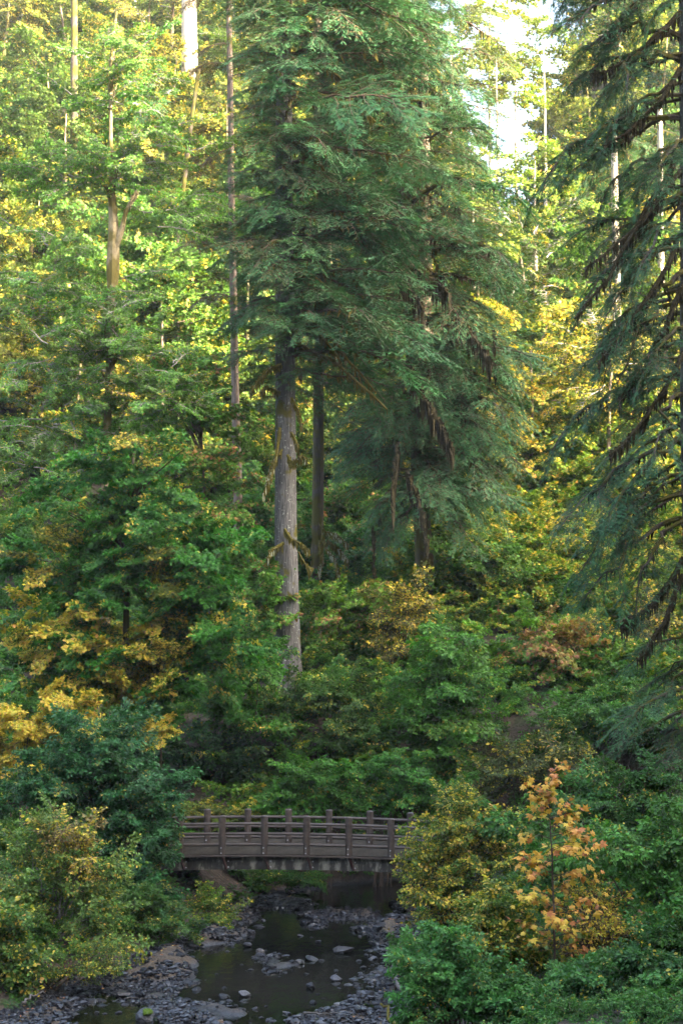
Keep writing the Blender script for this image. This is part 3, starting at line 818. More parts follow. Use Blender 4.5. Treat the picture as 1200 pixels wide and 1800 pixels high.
shrub('vine_maple', 'yellow tipped vine maple overhanging a dark hollow right of the young alder', 'maple tree', 950, 77,
      [(930, 1130, 80, 45, 26), (990, 1160, 70, 50, 26), (900, 1180, 70, 40, 16), (1030, 1190, 50, 30, 10)], B_VINE, 1.05, (0.10, 0.21, 0.02, 0.22), Lref=1.6, depth=2,
      hot=[(970, 1130, 60, (.13, .16, .02, .55))])
shrub('shrub', 'large dense green bush on the slope under the gnarled conifer', 'shrub', 850, 84,
      [(800, 990, 70, 50, 24), (860, 1010, 80, 60, 32), (920, 1050, 80, 50, 28), (960, 1090, 60, 40, 18), (790, 1060, 70, 60, 24)], B_SHRUB, 1.3, (0.065, 0.150, 0.020, 0.10), depth=2.5)
shrub('shrub', 'yellowing thicket in a sunny patch right of the gnarled conifer', 'shrub', 960, 92,
      [(930, 960, 60, 50, 20), (990, 1010, 70, 50, 24), (1060, 980, 60, 60, 20), (1050, 1060, 60, 50, 20)], B_SHRUB, 1.4, (0.14, 0.20, 0.02, 0.35), depth=2.5)
shrub('shrub', 'reddish brown tangled bush right of the yellow tipped vine maple', 'shrub', 1080, 80,
      [(1060, 1150, 60, 50, 20), (1120, 1110, 60, 60, 20), (1150, 1180, 60, 50, 16)], B_SPARSE, 1.3, (0.09, 0.09, 0.03, 0.35), depth=2)
shrub('shrub', 'fresh green bush at the right beyond the creek bend', 'shrub', 1090, 72,
      [(1060, 1260, 80, 40, 30), (1140, 1250, 60, 50, 20), (980, 1290, 70, 40, 26)], B_SHRUB, 0.95, (0.07, 0.175, 0.03, 0.08), depth=2)
shrub('shrub', 'mixed green and rusty bush behind the orange sapling top', 'shrub', 930, 68,
      [(910, 1350, 70, 50, 30), (1000, 1340, 60, 40, 20), (860, 1390, 50, 40, 16)], B_SPARSE, 1.0, (0.075, 0.10, 0.03, 0.25), depth=1.5)
shrub('shrub', 'bright green bush right behind the bridge railing', 'shrub', 570, 66,
      [(500, 1395, 50, 30, 18), (560, 1370, 70, 40, 30), (620, 1400, 55, 35, 22), (540, 1420, 80, 25, 22), (650, 1360, 50, 30, 14)], B_SHRUB, 0.75, (0.075, 0.21, 0.028, 0.06), depth=1.0)
shrub('shrub', 'pale yellow green low bush behind the left end of the railing', 'shrub', 360, 65.5,
      [(340, 1425, 40, 22, 16), (390, 1435, 40, 22, 14), (430, 1430, 30, 20, 10)], B_SHRUB, 0.6, (0.12, 0.17, 0.03, 0.25), depth=0.8)
shrub('maple_sapling', 'tiny rust orange maple behind the bridge railing', 'maple', 672, 66.5,
      [(672, 1390, 20, 18, 5), (690, 1400, 15, 15, 3)], B_MAPLE, 0.32, (0.2, 0.08, 0.03, 0.95), Lref=2.2, depth=0.5)
shrub('shrub', 'deep green leafy bush beyond the bridge to its right', 'shrub', 730, 66,
      [(720, 1400, 60, 35, 26), (790, 1400, 60, 40, 24), (700, 1350, 50, 30, 14)], B_SHRUB, 0.8, (0.055, 0.165, 0.026, 0.05), depth=1.2)
shrub('shrub', 'green shrub with lime leaves below the big maple, left of the grey trunk', 'shrub', 430, 70,
      [(430, 1200, 55, 50, 24), (400, 1260, 60, 40, 18), (470, 1270, 50, 45, 18), (460, 1160, 40, 40, 12)], B_SHRUB, 0.95, (0.06, 0.17, 0.022, 0.10), depth=1.6)
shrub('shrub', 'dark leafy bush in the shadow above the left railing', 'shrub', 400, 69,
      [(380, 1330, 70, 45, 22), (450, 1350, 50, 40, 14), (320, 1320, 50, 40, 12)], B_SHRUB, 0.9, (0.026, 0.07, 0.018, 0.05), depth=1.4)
for k, (u, v, d_, lab, c_) in enumerate([
    (470, 900, 92, 'green understorey bush between slim trunk and grey trunk', (0.05, .14, .02, .12)),
    (620, 900, 94, 'lime green vine maple glowing in the gap right of the narrow trunk', (0.075, .18, .018, .22)),
    (680, 990, 90, 'dark green bush left of the gnarled trunk foot', (0.04, .12, .02, .1)),
    (460, 780, 100, 'vivid green bush high behind the slim trunk and grey trunk', (0.07, .17, .02, .15)),
    (560, 1000, 88, 'deep green bush behind the narrow dark trunk', (0.035, .11, .02, .08))]):
    shrub('shrub', lab, 'shrub', u, d_, [(u, v, 75, 55, 26), (u + 30, v + 60, 70, 50, 20), (u - 30, v + 20, 60, 50, 14)], B_VINE, 1.15, c_, depth=2, Lref=1.6)

# ------------------------------------------------------------------ near banks
shrub('holly_bush', 'big dark blue green bush hiding the left end of the bridge', 'bush', 190, 57,
      [(180, 1310, 110, 50, 46), (110, 1370, 90, 55, 36), (230, 1390, 110, 70, 60), (250, 1470, 62, 70, 38), (190, 1470, 100, 70, 40), (262, 1560, 56, 60, 26), (60, 1400, 60, 50, 16)], B_GLOSS, 0.95, (0.036, 0.125, 0.036, 0.09), depth=2.0, stems=12)
shrub('shrub', 'pale yellow twiggy shrub on the left bank in front of the dark bush', 'shrub', 100, 50,
      [(90, 1480, 75, 45, 40), (150, 1520, 60, 50, 30), (50, 1540, 60, 60, 34), (120, 1600, 90, 60, 44), (180, 1640, 55, 50, 26), (30, 1640, 45, 50, 18)], B_SPARSE, 0.75, (0.12, 0.21, 0.045, 0.20), depth=1.6, stems=34, stem_mat=M_TWIG_GREY,
      hot=[(150, 1470, 60, (.20, .16, .06, .42))])
shrub('shrub', 'bright green leafy shrub at the bottom left corner', 'shrub', 15, 46,
      [(10, 1620, 40, 50, 22), (25, 1690, 45, 45, 24), (0, 1740, 35, 30, 10)], B_NEAR, 0.55, (0.08, 0.16, 0.03, 0.25), depth=0.9)
shrub('shrub', 'small yellow green plant at the water edge under the left of the bridge', 'shrub', 385, 57,
      [(385, 1605, 32, 24, 22), (360, 1590, 22, 20, 8)], B_SPARSE, 0.55, (0.11, 0.18, 0.025, 0.22), depth=0.6, stems=10)
shrub('shrub', 'green bush trailing over the muddy bank left of the creek', 'shrub', 270, 54,
      [(260, 1600, 55, 40, 30), (300, 1630, 45, 30, 20), (220, 1640, 40, 30, 12)], B_GLOSS, 0.6, (0.055, 0.14, 0.022, 0.10), depth=0.9)
shrub('shrub', 'yellow speckled twiggy bush hiding the right end of the bridge', 'bush', 790, 52,
      [(815, 1445, 62, 36, 40), (785, 1500, 65, 50, 44), (850, 1500, 55, 50, 34), (795, 1560, 78, 50, 46), (742, 1560, 36, 45, 18), (790, 1610, 60, 40, 22)], B_SPARSE, 0.72, (0.095, 0.155, 0.028, 0.42), depth=1.5, stems=40)
shrub('shrub', 'yellow green shrub at the foot of the orange sapling', 'shrub', 890, 39,
      [(880, 1600, 60, 40, 34), (900, 1660, 65, 40, 38), (840, 1640, 40, 40, 18), (930, 1690, 40, 30, 14)], B_NEAR, 0.42, (0.10, 0.165, 0.025, 0.35), depth=0.8)
shrub('shrub', 'grey green leafy shrub at the bottom centre right beside the gravel bar', 'shrub', 800, 37,
      [(760, 1700, 60, 50, 44), (830, 1740, 70, 55, 52), (740, 1770, 50, 40, 26), (880, 1760, 50, 50, 26), (790, 1650, 50, 30, 16)], B_NEAR, 0.42, (0.075, 0.205, 0.050, 0.05), depth=0.9, stems=20)
shrub('bramble', 'light green bramble thicket at the right edge below the conifer limbs', 'bush', 1130, 40,
      [(1130, 1500, 80, 50, 40), (1060, 1490, 60, 40, 24), (1160, 1600, 70, 60, 40), (1180, 1450, 40, 40, 12)], B_NEAR, 0.5, (0.08, 0.205, 0.038, 0.06), depth=1.2)
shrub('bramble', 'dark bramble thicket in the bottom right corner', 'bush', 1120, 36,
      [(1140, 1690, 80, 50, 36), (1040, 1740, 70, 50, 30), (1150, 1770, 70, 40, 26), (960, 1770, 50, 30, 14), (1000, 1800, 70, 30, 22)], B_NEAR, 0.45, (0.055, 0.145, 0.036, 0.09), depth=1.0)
shrub('shrub', 'withered brown stems and grass right of the orange sapling', 'shrub', 1030, 39,
      [(1040, 1600, 50, 50, 16), (1020, 1670, 50, 40, 16), (1080, 1640, 40, 50, 10)], B_SPARSE, 0.55, (0.11, 0.07, 0.035, 0.55), depth=0.8, stems=60)
shrub('shrub', 'green ground bush left of the brown grass behind the orange sapling', 'shrub', 1000, 44,
      [(1000, 1500, 60, 40, 22), (960, 1560, 50, 40, 16), (1080, 1560, 50, 40, 16), (900, 1450, 40, 35, 12)], B_NEAR, 0.55, (0.06, 0.16, 0.03, 0.08), depth=1.0)

shrub('shrub', 'dark leafy plants on the far bank seen under the bridge', 'shrub', 450, 64.4,
      [(380, 1560, 50, 18, 30), (450, 1555, 60, 15, 30), (530, 1548, 50, 12, 20), (345, 1575, 30, 22, 14)], B_SHRUB, 0.45, (0.05, 0.14, 0.02, 0.08), depth=0.6, stems=8)
shrub('shrub', 'bare stemmed green bush on the right shore beside the yellow speckled bush', 'shrub', 700, 47,
      [(720, 1665, 40, 30, 16), (740, 1690, 40, 30, 14)], B_NEAR, 0.45, (0.06, 0.15, 0.04, 0.08), depth=0.7)
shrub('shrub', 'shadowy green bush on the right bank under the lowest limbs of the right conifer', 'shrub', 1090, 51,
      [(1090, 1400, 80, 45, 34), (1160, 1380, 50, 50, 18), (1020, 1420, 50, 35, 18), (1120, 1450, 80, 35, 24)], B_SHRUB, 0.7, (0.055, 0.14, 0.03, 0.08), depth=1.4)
shrub('shrub', 'leafy fringe of bushes along the foot of the pale twiggy shrub at lower left', 'shrub', 90, 47,
      [(60, 1720, 60, 30, 22), (140, 1700, 50, 28, 18), (190, 1690, 36, 24, 12)], B_SPARSE, 0.5, (0.09, 0.15, 0.03, 0.25), depth=.8)
# ------------------------------------------------------------------ orange sapling, leaf by leaf
d_ = 38.0
x_ = (970 - 600) * mpp(d_)
sap = empty('maple_sapling', (x_, d_, gz(x_, d_)), 'slender maple sapling with large orange and yellow leaves on the right bank', 'maple')
b_ = np.array(sap.location)
g = G()
st = trunk_path(b_ + np.array([0, 0, -.2]), W(962, 1352, d_), bend=0.03)
g.tube(st - b_, np.linspace(0.035, 0.008, len(st)), 6, 0)
twigs = []
for i in range(56):
    v = 1360 + 320 * (i / 56.0) + rng.uniform(-8, 8)
    c = np.array([np.interp(W(600, v, d_)[2], st[:, 2], st[:, a]) for a in range(3)])
    reach = np.interp(v, [1360, 1450, 1560, 1680], [34, 78, 88, 82]) * mpp(d_)
    az = rng.uniform(0, 2 * PI)
    e = c + np.array([math.cos(az) * reach, math.sin(az) * reach * 0.8, rng.uniform(-.02, .25)]) * rng.uniform(.5, 1.1)
    p = arc(c, e, 0.05, 5); twigs.append(p)
    g.tube(p - b_, np.linspace(0.009, 0.004, 5), 4, 0, cap=False)
link('stem', g.mesh('stem', [M_TWIG]), sap)
lm = []
for k in range(5):
    tv = LEAF_M[0] * np.array([1.15, 1, 1.0]); tv = tv.copy(); tv[:, 2] += rng.normal(0, 0.05, len(tv)) - 0.12 * tv[:, 1] ** 2
    gg = G(); gg.add(tv, LEAF_M[1], 0, 0.3, [.1, .3, .45, .6, .85][k]); lm.append(gg.mesh('leaf', [M_ORANGE]))
for i in range(290):
    p = twigs[int(rng.integers(len(twigs)))]
    q = rng.uniform(.35, 1.05) * 4
    pos = np.array([np.interp(q, np.arange(5), p[:, a]) for a in range(3)]) + rng.normal(0, 0.06, 3)
    dv = norm(p[-1] - p[0] + rng.normal(0, 0.6, 3)); dv[2] -= 0.55
    z_ = norm(np.array([rng.normal(0, .45), -0.55 + rng.normal(0, .4), 0.8]))
    Rm = Matrix(frames(dv[None], z_[None])[0].tolist())
    l = link('leaf', lm[i % 5], sap, pos - b_, Rm.to_euler(), rng.uniform(0.12, 0.21), (0.12, 0.18, 0.03, 1.0 if rng.random() < 0.84 else 0.05))

gs_ = G(); n = 480
P_ = []; D_ = []
for i in range(n):
    p = twigs[int(rng.integers(len(twigs)))]; q = rng.uniform(.3, 1.05) * 4
    P_.append(np.array([np.interp(q, np.arange(5), p[:, a]) for a in range(3)]) + rng.normal(0, .08, 3) - b_)
    dv = norm(p[-1] - p[0] + rng.normal(0, 0.6, 3)); dv[2] -= .5; D_.append(dv)
gs_.inst(LEAF_M[0], LEAF_M[1], np.array(P_), frames(np.array(D_), np.array([0, -.5, .8]) + rng.normal(0, .4, (n, 3))), rng.uniform(.08, .16, n), 0)
lo = link('leaf_mass', gs_.mesh('leaf_mass', [M_ORANGE]), sap, color=(.10, .16, .03, .75)); lo['kind'] = 'stuff'
# ================================================================== sunlit slope behind
cols = [(0.075, 0.140, 0.020, 0.14), (0.11, 0.16, 0.02, 0.27), (0.11, 0.14, 0.02, 0.46), (0.07, 0.155, 0.03, 0.07)]
words = ['green', 'yellow green', 'golden yellow', 'deep green']
ORD = 'first second third fourth fifth sixth seventh eighth ninth tenth eleventh twelfth thirteenth fourteenth fifteenth'.split()
rows = [(100, 'lowest'), (111, 'second'), (122, 'third'), (134, 'fourth'), (148, 'top')]
k = 0
for r_, (dd, rn) in enumerate(rows):
    us = np.arange(-90 + (r_ % 2) * 60, 1330, 128 - 6 * r_)
    for ui, u in enumerate(us):
        u = u + rng.normal(0, 18); d_ = dd + rng.normal(0, 2.5)
        x = (u - 600) * mpp(d_)
        if abs(u - 885) < 75 and dd > 115: continue
        if dd < 105 and 380 < u < 640: continue
        ci = int(rng.choice([0, 1, 1, 2, 3])) if u > 760 else int(rng.integers(4)); z = gz(x, d_)  # towards the right, yellower crowns favoured to stand in for sun dapples
        h = rng.uniform(5.5, 8.5)
        side = 'left of the gap' if u < 330 else ('behind the big conifers' if u < 780 else ('in the bright gap' if u < 1000 else 'by the right conifer'))
        root = empty('maple_tree', (x, d_, z), '%s maple, %s from the left in the %s row on the sunny slope' % (words[ci], ORD[ui], rn), 'maple tree', 'maples on the sunlit slope')
        pts = trunk_path((x, d_, z - 0.4), (x + rng.normal(0, .5), d_ + rng.normal(0, .5), z + h), bend=0.05)
        add_trunk(root, pts, rng.uniform(.14, .24), 0.06, M_BARK_MOSS if rng.random() < .5 else M_BARK_BROWN, sides=8)
        lib = C_MAPLE if rng.random() < 0.75 else C_ALDER
        s = rng.uniform(0.85, 1.2)
        link('crown', lib[int(rng.integers(len(lib)))], root, (0, 0, h * 0.85), (0, 0, rng.uniform(0, 6.28)), (s, s, s * rng.uniform(.85, 1.2)), vary(cols[ci]))
        k += 1
for (u, v, d_, sc_, lab) in [(790, 60, 128, .9, 'thin crowned tree glowing in the bright gap, left one against the sky'), (955, 130, 131, .8, 'thin crowned tree glowing in the bright gap, right one against the sky'),
                         (905, 70, 134, .8, 'thin crowned tree in the middle of the bright gap'), (872, 150, 126, .75, 'thin crowned tree low in the bright gap, smallest one against the sky'), (860, -10, 136, .8, 'thin crowned tree reaching over the top of the bright gap'), (940, 330, 118, 1.0, 'yellow green tree at the foot of the bright gap'), (830, 350, 116, 1.0, 'yellow green tree left of the foot of the bright gap')]:
    c = W(u, v, d_); z = gz(c[0], d_)
    root = empty('maple_tree', (c[0], d_, z), lab, 'maple tree')
    add_trunk(root, trunk_path((c[0], d_, z - .4), c + [0, 0, 2], bend=.03), .2, .05, M_BARK_PALE, sides=8)
    link('crown', C_THIN[k % 2] if v < 250 else C_MAPLE[k % 4], root, c - np.array(root.location), (0, 0, rng.uniform(0, 6)), sc_, vary((.14, .20, .03, .3))); k += 1
# bare trunks one can pick out on the slope
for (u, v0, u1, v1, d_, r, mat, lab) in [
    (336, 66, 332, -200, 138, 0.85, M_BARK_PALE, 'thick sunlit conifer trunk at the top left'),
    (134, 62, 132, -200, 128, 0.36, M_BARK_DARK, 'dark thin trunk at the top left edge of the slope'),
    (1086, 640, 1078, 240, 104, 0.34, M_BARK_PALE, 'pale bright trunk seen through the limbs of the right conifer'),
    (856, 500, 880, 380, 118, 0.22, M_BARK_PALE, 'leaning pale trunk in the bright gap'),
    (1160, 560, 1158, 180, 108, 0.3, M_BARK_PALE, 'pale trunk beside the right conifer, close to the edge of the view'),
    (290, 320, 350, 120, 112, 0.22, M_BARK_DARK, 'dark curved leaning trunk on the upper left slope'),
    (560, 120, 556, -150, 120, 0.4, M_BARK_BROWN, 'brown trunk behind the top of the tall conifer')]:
    a = W(u, v0, d_); gzz = gz(a[0], d_)
    root = empty('tree_trunk', (a[0], d_, gzz), lab, 'tree')
    e = W(u1, v1, d_)
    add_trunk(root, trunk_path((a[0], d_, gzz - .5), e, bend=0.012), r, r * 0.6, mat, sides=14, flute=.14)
    for q in range(5):
        p = W(u + rng.uniform(-3, 3), v1 + rng.uniform(0, 80), d_)
        link('bough', B_HEM[q % 6], root, p - np.array(root.location), (0, 0.2, rng.uniform(0, 6.28)), 0.7, vary(HEMC))

# ================================================================== undergrowth (no one could count it)
def undergrowth(name, label, x0, x1, y0, y1, n, leaf, col, mat, dmin=0.8, hgt=0.5, clump=0.45, zmax=1e9):
    xs = rng.uniform(x0, x1, n); ys = rng.uniform(y0, y1, n)
    xl = np.interp(ys, CY, CXL); xr = np.interp(ys, CY, CXR)
    d = np.maximum(xl - xs, xs - xr)
    cl = fbm(xs * 0.8, ys * 0.8, 77, 3)
    keep = (d > dmin) & (cl > clump * rng.uniform(.8, 1.2, n)) & (np.abs(xs) < 0.24 * ys + 3)
    xs = xs[keep]; ys = ys[keep]; cl = cl[keep]; n = len(xs)
    zs = ground(xs, ys) + rng.random(n) ** 1.3 * hgt * (0.3 + 1.6 * np.clip(cl - 0.3, 0, 1)) + 0.02
    D = rng.normal(0, 1, (n, 3)); D[:, 2] = rng.normal(-0.1, 0.35, n)
    Z = np.array([0, -0.45, 1.0]) + rng.normal(0, .45, (n, 3))
    g = G()
    tint = np.clip(0.6 * rng.random(n) + 0.7 * (fbm(xs * .6, ys * .6, 99, 3) - .2), 0, 1)
    g.inst(LEAF_S[0], LEAF_S[1], np.stack([xs, ys, zs], -1), frames(D, Z), leaf * rng.uniform(.6, 1.3, n), 0, tint, rng.random(n))
    o = link(name, g.mesh(name, [mat]), color=col)
    return tag(o, label, 'undergrowth', kind='stuff')

def scatter(name, label, pts, scl, meshes, color):
    """one mass of undergrowth: clumps set on points by geometry nodes"""
    n = len(pts)
    me = bpy.data.meshes.new(name)
    me.vertices.add(n); me.vertices.foreach_set('co', np.asarray(pts, np.float32).ravel())
    a = me.attributes.new('turn', 'FLOAT_VECTOR', 'POINT')
    rv = np.stack([rng.normal(0, .12, n), rng.normal(0, .12, n), rng.uniform(0, 6.28, n)], -1)
    a.data.foreach_set('vector', rv.astype(np.float32).ravel())
    a = me.attributes.new('size', 'FLOAT', 'POINT'); a.data.foreach_set('value', np.asarray(scl, np.float32))
    a = me.attributes.new('pick', 'INT', 'POINT'); a.data.foreach_set('value', rng.integers(0, len(meshes), n).astype(np.int32))
    o = link(name, me, color=color)
    ng = bpy.data.node_groups.new(name, 'GeometryNodeTree')
    ng.interface.new_socket('Geometry', in_out='INPUT', socket_type='NodeSocketGeometry')
    ng.interface.new_socket('Geometry', in_out='OUTPUT', socket_type='NodeSocketGeometry')
    gi = ng.nodes.new('NodeGroupInput'); go = ng.nodes.new('NodeGroupOutput')
    j = ng.nodes.new('GeometryNodeGeometryToInstance')
    for k, m_ in enumerate(reversed(meshes)):
        src = bpy.data.objects.new(name + '_clump', m_)
        oi = ng.nodes.new('GeometryNodeObjectInfo'); oi.inputs['Object'].default_value = src
        ng.links.new(oi.outputs['Geometry'], j.inputs[0])
    ip = ng.nodes.new('GeometryNodeInstanceOnPoints')
    ng.links.new(gi.outputs[0], ip.inputs['Points']); ng.links.new(j.outputs[0], ip.inputs['Instance'])
    ip.inputs['Pick Instance'].default_value = True
    for nm, ty, so_ in (('turn', 'FLOAT_VECTOR', 'Rotation'), ('size', 'FLOAT', 'Scale'), ('pick', 'INT', 'Instance Index')):
        na = ng.nodes.new('GeometryNodeInputNamedAttribute'); na.data_type = ty; na.inputs['Name'].default_value = nm
        out_ = [q for q in na.outputs if q.enabled and q.name == 'Attribute'][0]
        ng.links.new(out_, ip.inputs[so_])
    ng.links.new(ip.outputs[0], go.inputs[0])
    md = o.modifiers.new('scatter', 'NODES'); md.node_group = ng
    return tag(o, label, 'undergrowth', kind='stuff')

BUSH = [crown_mesh(G_SHRUB, 'bush_clump', [M_TWIG, M_LEAF], nb=9, rx=1.0, rz=0.75, sc=0.8) for _ in range(5)]
VBUSH = [crown_mesh(G_VINE, 'bush_clump', [M_TWIG, M_LEAF], nb=8, rx=1.1, rz=0.8, sc=0.85) for _ in range(4)]
def spots(x0, x1, y0, y1, n, dmin, dens=0.0, fr=0.25):
    xs = rng.uniform(x0, x1, n); ys = rng.uniform(y0, y1, n)
    xl = np.interp(ys, CY, CXL); xr = np.interp(ys, CY, CXR)
    d = np.maximum(xl - xs, xs - xr)
    keep = (d > dmin) & (np.abs(xs) < fr * ys + 2.5) & (fbm(xs * .3, ys * .3, 77, 3) > dens)
    keep &= ~((ys > 57) & (ys < 64.5) & (xs > -9) & (xs < 5.5))
    keep &= ~((np.abs(xs + 2.3) < 1.6) & (ys > 70) & (ys < 76.5))
    keep &= ~((xs > -7.5) & (xs < -3.2) & (ys > 65) & (ys < 72) & (rng.random(n) < .55))
    return xs[keep], ys[keep]
def under(name, label, area, n, dmin, s0, s1, meshes, col, dens=0.0):
    xs, ys = spots(*area, n, dmin, dens)
    sc_ = rng.uniform(s0, s1, len(xs))
    zs = ground(xs, ys) + 0.15 * sc_
    return scatter(name, label, np.stack([xs, ys, zs], -1), sc_, meshes, col)
under('undergrowth', 'green undergrowth covering the slope beyond the creek', (-24, 26, 66, 100), 1700, 0.9, 0.5, 1.0, BUSH, (0.060, 0.165, 0.022, 0.09))
under('undergrowth', 'yellow green undergrowth patches on the slope beyond the creek', (-24, 26, 67, 102), 700, 1.2, 0.6, 1.1, VBUSH, (0.10, 0.21, 0.02, 0.18), dens=.42)
under('undergrowth', 'leafy cover on the upper sunlit slope', (-44, 44, 98, 170), 2600, 1.0, 1.1, 1.9, VBUSH + BUSH, (0.085, 0.145, 0.022, 0.20))
under('undergrowth', 'low leafy plants on the left bank', (-18, -3, 38, 66), 500, 1.6, 0.3, 0.6, BUSH, (0.06, 0.15, 0.022, 0.12))
under('undergrowth', 'low leafy plants on the right bank', (1, 18, 30, 66), 1100, 1.2, 0.3, 0.55, BUSH, (0.065, 0.175, 0.036, 0.09))
xs = rng.uniform(-9.5, 6.5, 420); ys = rng.uniform(56, 67, 420)
dd_ = np.maximum(np.interp(ys, CY, CXL) - xs, xs - np.interp(ys, CY, CXR)); ok = (dd_ > 0.7) & (ground(xs, ys) < 1.75)
xs, ys = xs[ok], ys[ok]
scatter('undergrowth', 'low creeping plants on the banks under the bridge', np.stack([xs, ys, ground(xs, ys) + .03], -1), rng.uniform(.16, .34, len(xs)), BUSH, (0.055, 0.15, 0.022, 0.10))
under('undergrowth', 'thicket tinted yellow for sunlight on the slope in the bright gap', (4, 20, 82, 106), 330, 1.2, 0.8, 1.4, VBUSH, (0.13, 0.22, 0.02, 0.28))  # added clumps whose yellow leaf colour stands in for sunlight here
# fallen leaves on the mud
n = 2600
ys = rng.uniform(41, 66, n); side = rng.random(n) < 0.7
xs = np.where(side, np.interp(ys, CY, CXL) - rng.uniform(-.6, 3.2, n), np.interp(ys, CY, CXR) + rng.uniform(-.6, 1.6, n))
zs = ground(xs, ys) + 0.02
ok = zs > 0.03
xs, ys, zs = xs[ok], ys[ok], zs[ok]; n = len(xs)
D = rng.normal(0, 1, (n, 3)); D[:, 2] *= .15
g = G(); g.inst(LEAF_S[0] * [1.4, 1, 1], LEAF_S[1], np.stack([xs, ys, zs], -1), frames(D, np.array([0, 0, 1.]) + rng.normal(0, .25, (n, 3))), rng.uniform(.05, .10, n))
o = link('fallen_leaves', g.mesh('fallen_leaves', [M_PINK]), color=(0.1, 0.07, 0.03, 0.9)); tag(o, 'small fallen leaves scattered over the muddy banks', 'leaves', kind='stuff')

# ferns
def fern_mesh():
    g = G()
    for i in range(15):
        az = i * 2.4 + rng.normal(0, .2); L = rng.uniform(.6, 1.0); ns = 14
        t = np.linspace(0, 1, ns)
        rad = L * (t * 0.9); z = L * (0.95 * t - 0.95 * t ** 2 * rng.uniform(.9, 1.3))
        ax = np.stack([rad * math.cos(az), rad * math.sin(az), z], -1)
        la = np.array([-math.sin(az), math.cos(az), 0])
        for k in range(1, ns):
            w = L * 0.17 * math.sin(PI * min(1, t[k] * 0.85 + .12))
            for s_ in (-1, 1):
                a = ax[k - 1]; b = ax[k - 1] * .35 + ax[k] * .65; c = ax[k] + la * s_ * w + np.array([0, 0, -w * .25])
                g.add([a, b, c], [[0, 1, 2]], 0, rng.random(), rng.random())
    return g.mesh('fronds', [M_FERN])
FERN = [fern_mesh() for _ in range(4)]
fi = 0
for (u, v0, d_, s, n, lab) in [(385, 1560, 61, 1.0, 6, 'sword fern hanging on the bank under the left of the bridge'), (400, 1380, 70, 1.1, 9, 'sword fern in the dark hollow above the left railing'),
                          (940, 1260, 75, 1.1, 8, 'sword fern in the dark hollow under the yellow tipped vine maple'), (1080, 1780, 34, .7, 4, 'fern clump at the bottom right'),
                          (20, 1690, 45, .7, 4, 'fern clump at the bottom left'), (560, 1180, 76, 1.2, 7, 'fern at the foot of the grey trunk')]:
    for k in range(n):
        x = (u + rng.uniform(-70, 70) - 600) * mpp(d_); y = d_ + rng.uniform(-1.2, 1.5)
        o = link('fern', FERN[fi % 4], None, (x, y, gz(x, y)), (rng.normal(0, .15), rng.normal(0, .15), rng.uniform(0, 6.28)), s * rng.uniform(.7, 1.2), (0.03, 0.085, 0.02, 0.08))
        tag(o, lab, 'fern', 'sword ferns'); fi += 1

# ================================================================== bridge
def paint_mat(name, c1, c2, rough=0.6, sc=6):
    m, nt, out = newmat(name)
    tc = N(nt, 'TexCoord'); mp = N(nt, 'Mapping'); mp.inputs['Scale'].default_value = (sc * .4, sc, sc)
    nt.links.new(tc.outputs['Object'], mp.inputs[0])
    n1 = N(nt, 'TexNoise'); n1.inputs['Scale'].default_value = 1.0; n1.inputs['Detail'].default_value = 6; n1.inputs['Roughness'].default_value = .7
    nt.links.new(mp.outputs[0], n1.inputs['Vector'])
    r = ramp(nt, [(.35, c1), (.65, c2)]); nt.links.new(n1.outputs['Fac'], r.inputs[0])
    p = N(nt, 'BsdfPrincipled'); p.inputs['Roughness'].default_value = rough; nt.links.new(r.outputs[0], p.inputs['Base Color'])
    b = N(nt, 'Bump'); b.inputs['Strength'].default_value = .35; b.inputs['Distance'].default_value = .02
    nt.links.new(n1.outputs['Fac'], b.inputs['Height']); nt.links.new(b.outputs[0], p.inputs['Normal'])
    nt.links.new(p.outputs[0], out.inputs['Surface'])
    return m
M_RAIL = paint_mat('brown_painted_timber', (0.030, 0.022, 0.017), (0.078, 0.058, 0.046), .55, 5)
M_BOARD = paint_mat('weathered_board', (0.042, 0.036, 0.027), (0.085, 0.073, 0.057), .7, 9)
M_IRON = paint_mat('rusty_strap', (0.035, 0.017, 0.016), (0.07, 0.030, 0.028), .6, 10)
M_BOLT = paint_mat('bolt', (0.22, 0.22, 0.24), (0.35, 0.35, 0.37), .35, 10)
m, nt, out = newmat('stained_beam')
tc = N(nt, 'TexCoord'); mp = N(nt, 'Mapping'); mp.inputs['Scale'].default_value = (3.2, 3.2, 1.3); nt.links.new(tc.outputs['Object'], mp.inputs[0])
n1 = N(nt, 'TexNoise'); n1.inputs['Scale'].default_value = 1.0; n1.inputs['Detail'].default_value = 6; n1.inputs['Roughness'].default_value = .7; nt.links.new(mp.outputs[0], n1.inputs['Vector'])
r = ramp(nt, [(.40, (.014, .013, .012)), (.50, (.03, .029, .024)), (.58, (.14, .135, .11)), (.75, (.26, .25, .21))]); nt.links.new(n1.outputs['Fac'], r.inputs[0])
p = N(nt, 'BsdfPrincipled'); p.inputs['Roughness'].default_value = .9; nt.links.new(r.outputs[0], p.inputs['Base Color']); nt.links.new(p.outputs[0], out.inputs['Surface'])
M_BEAM = m

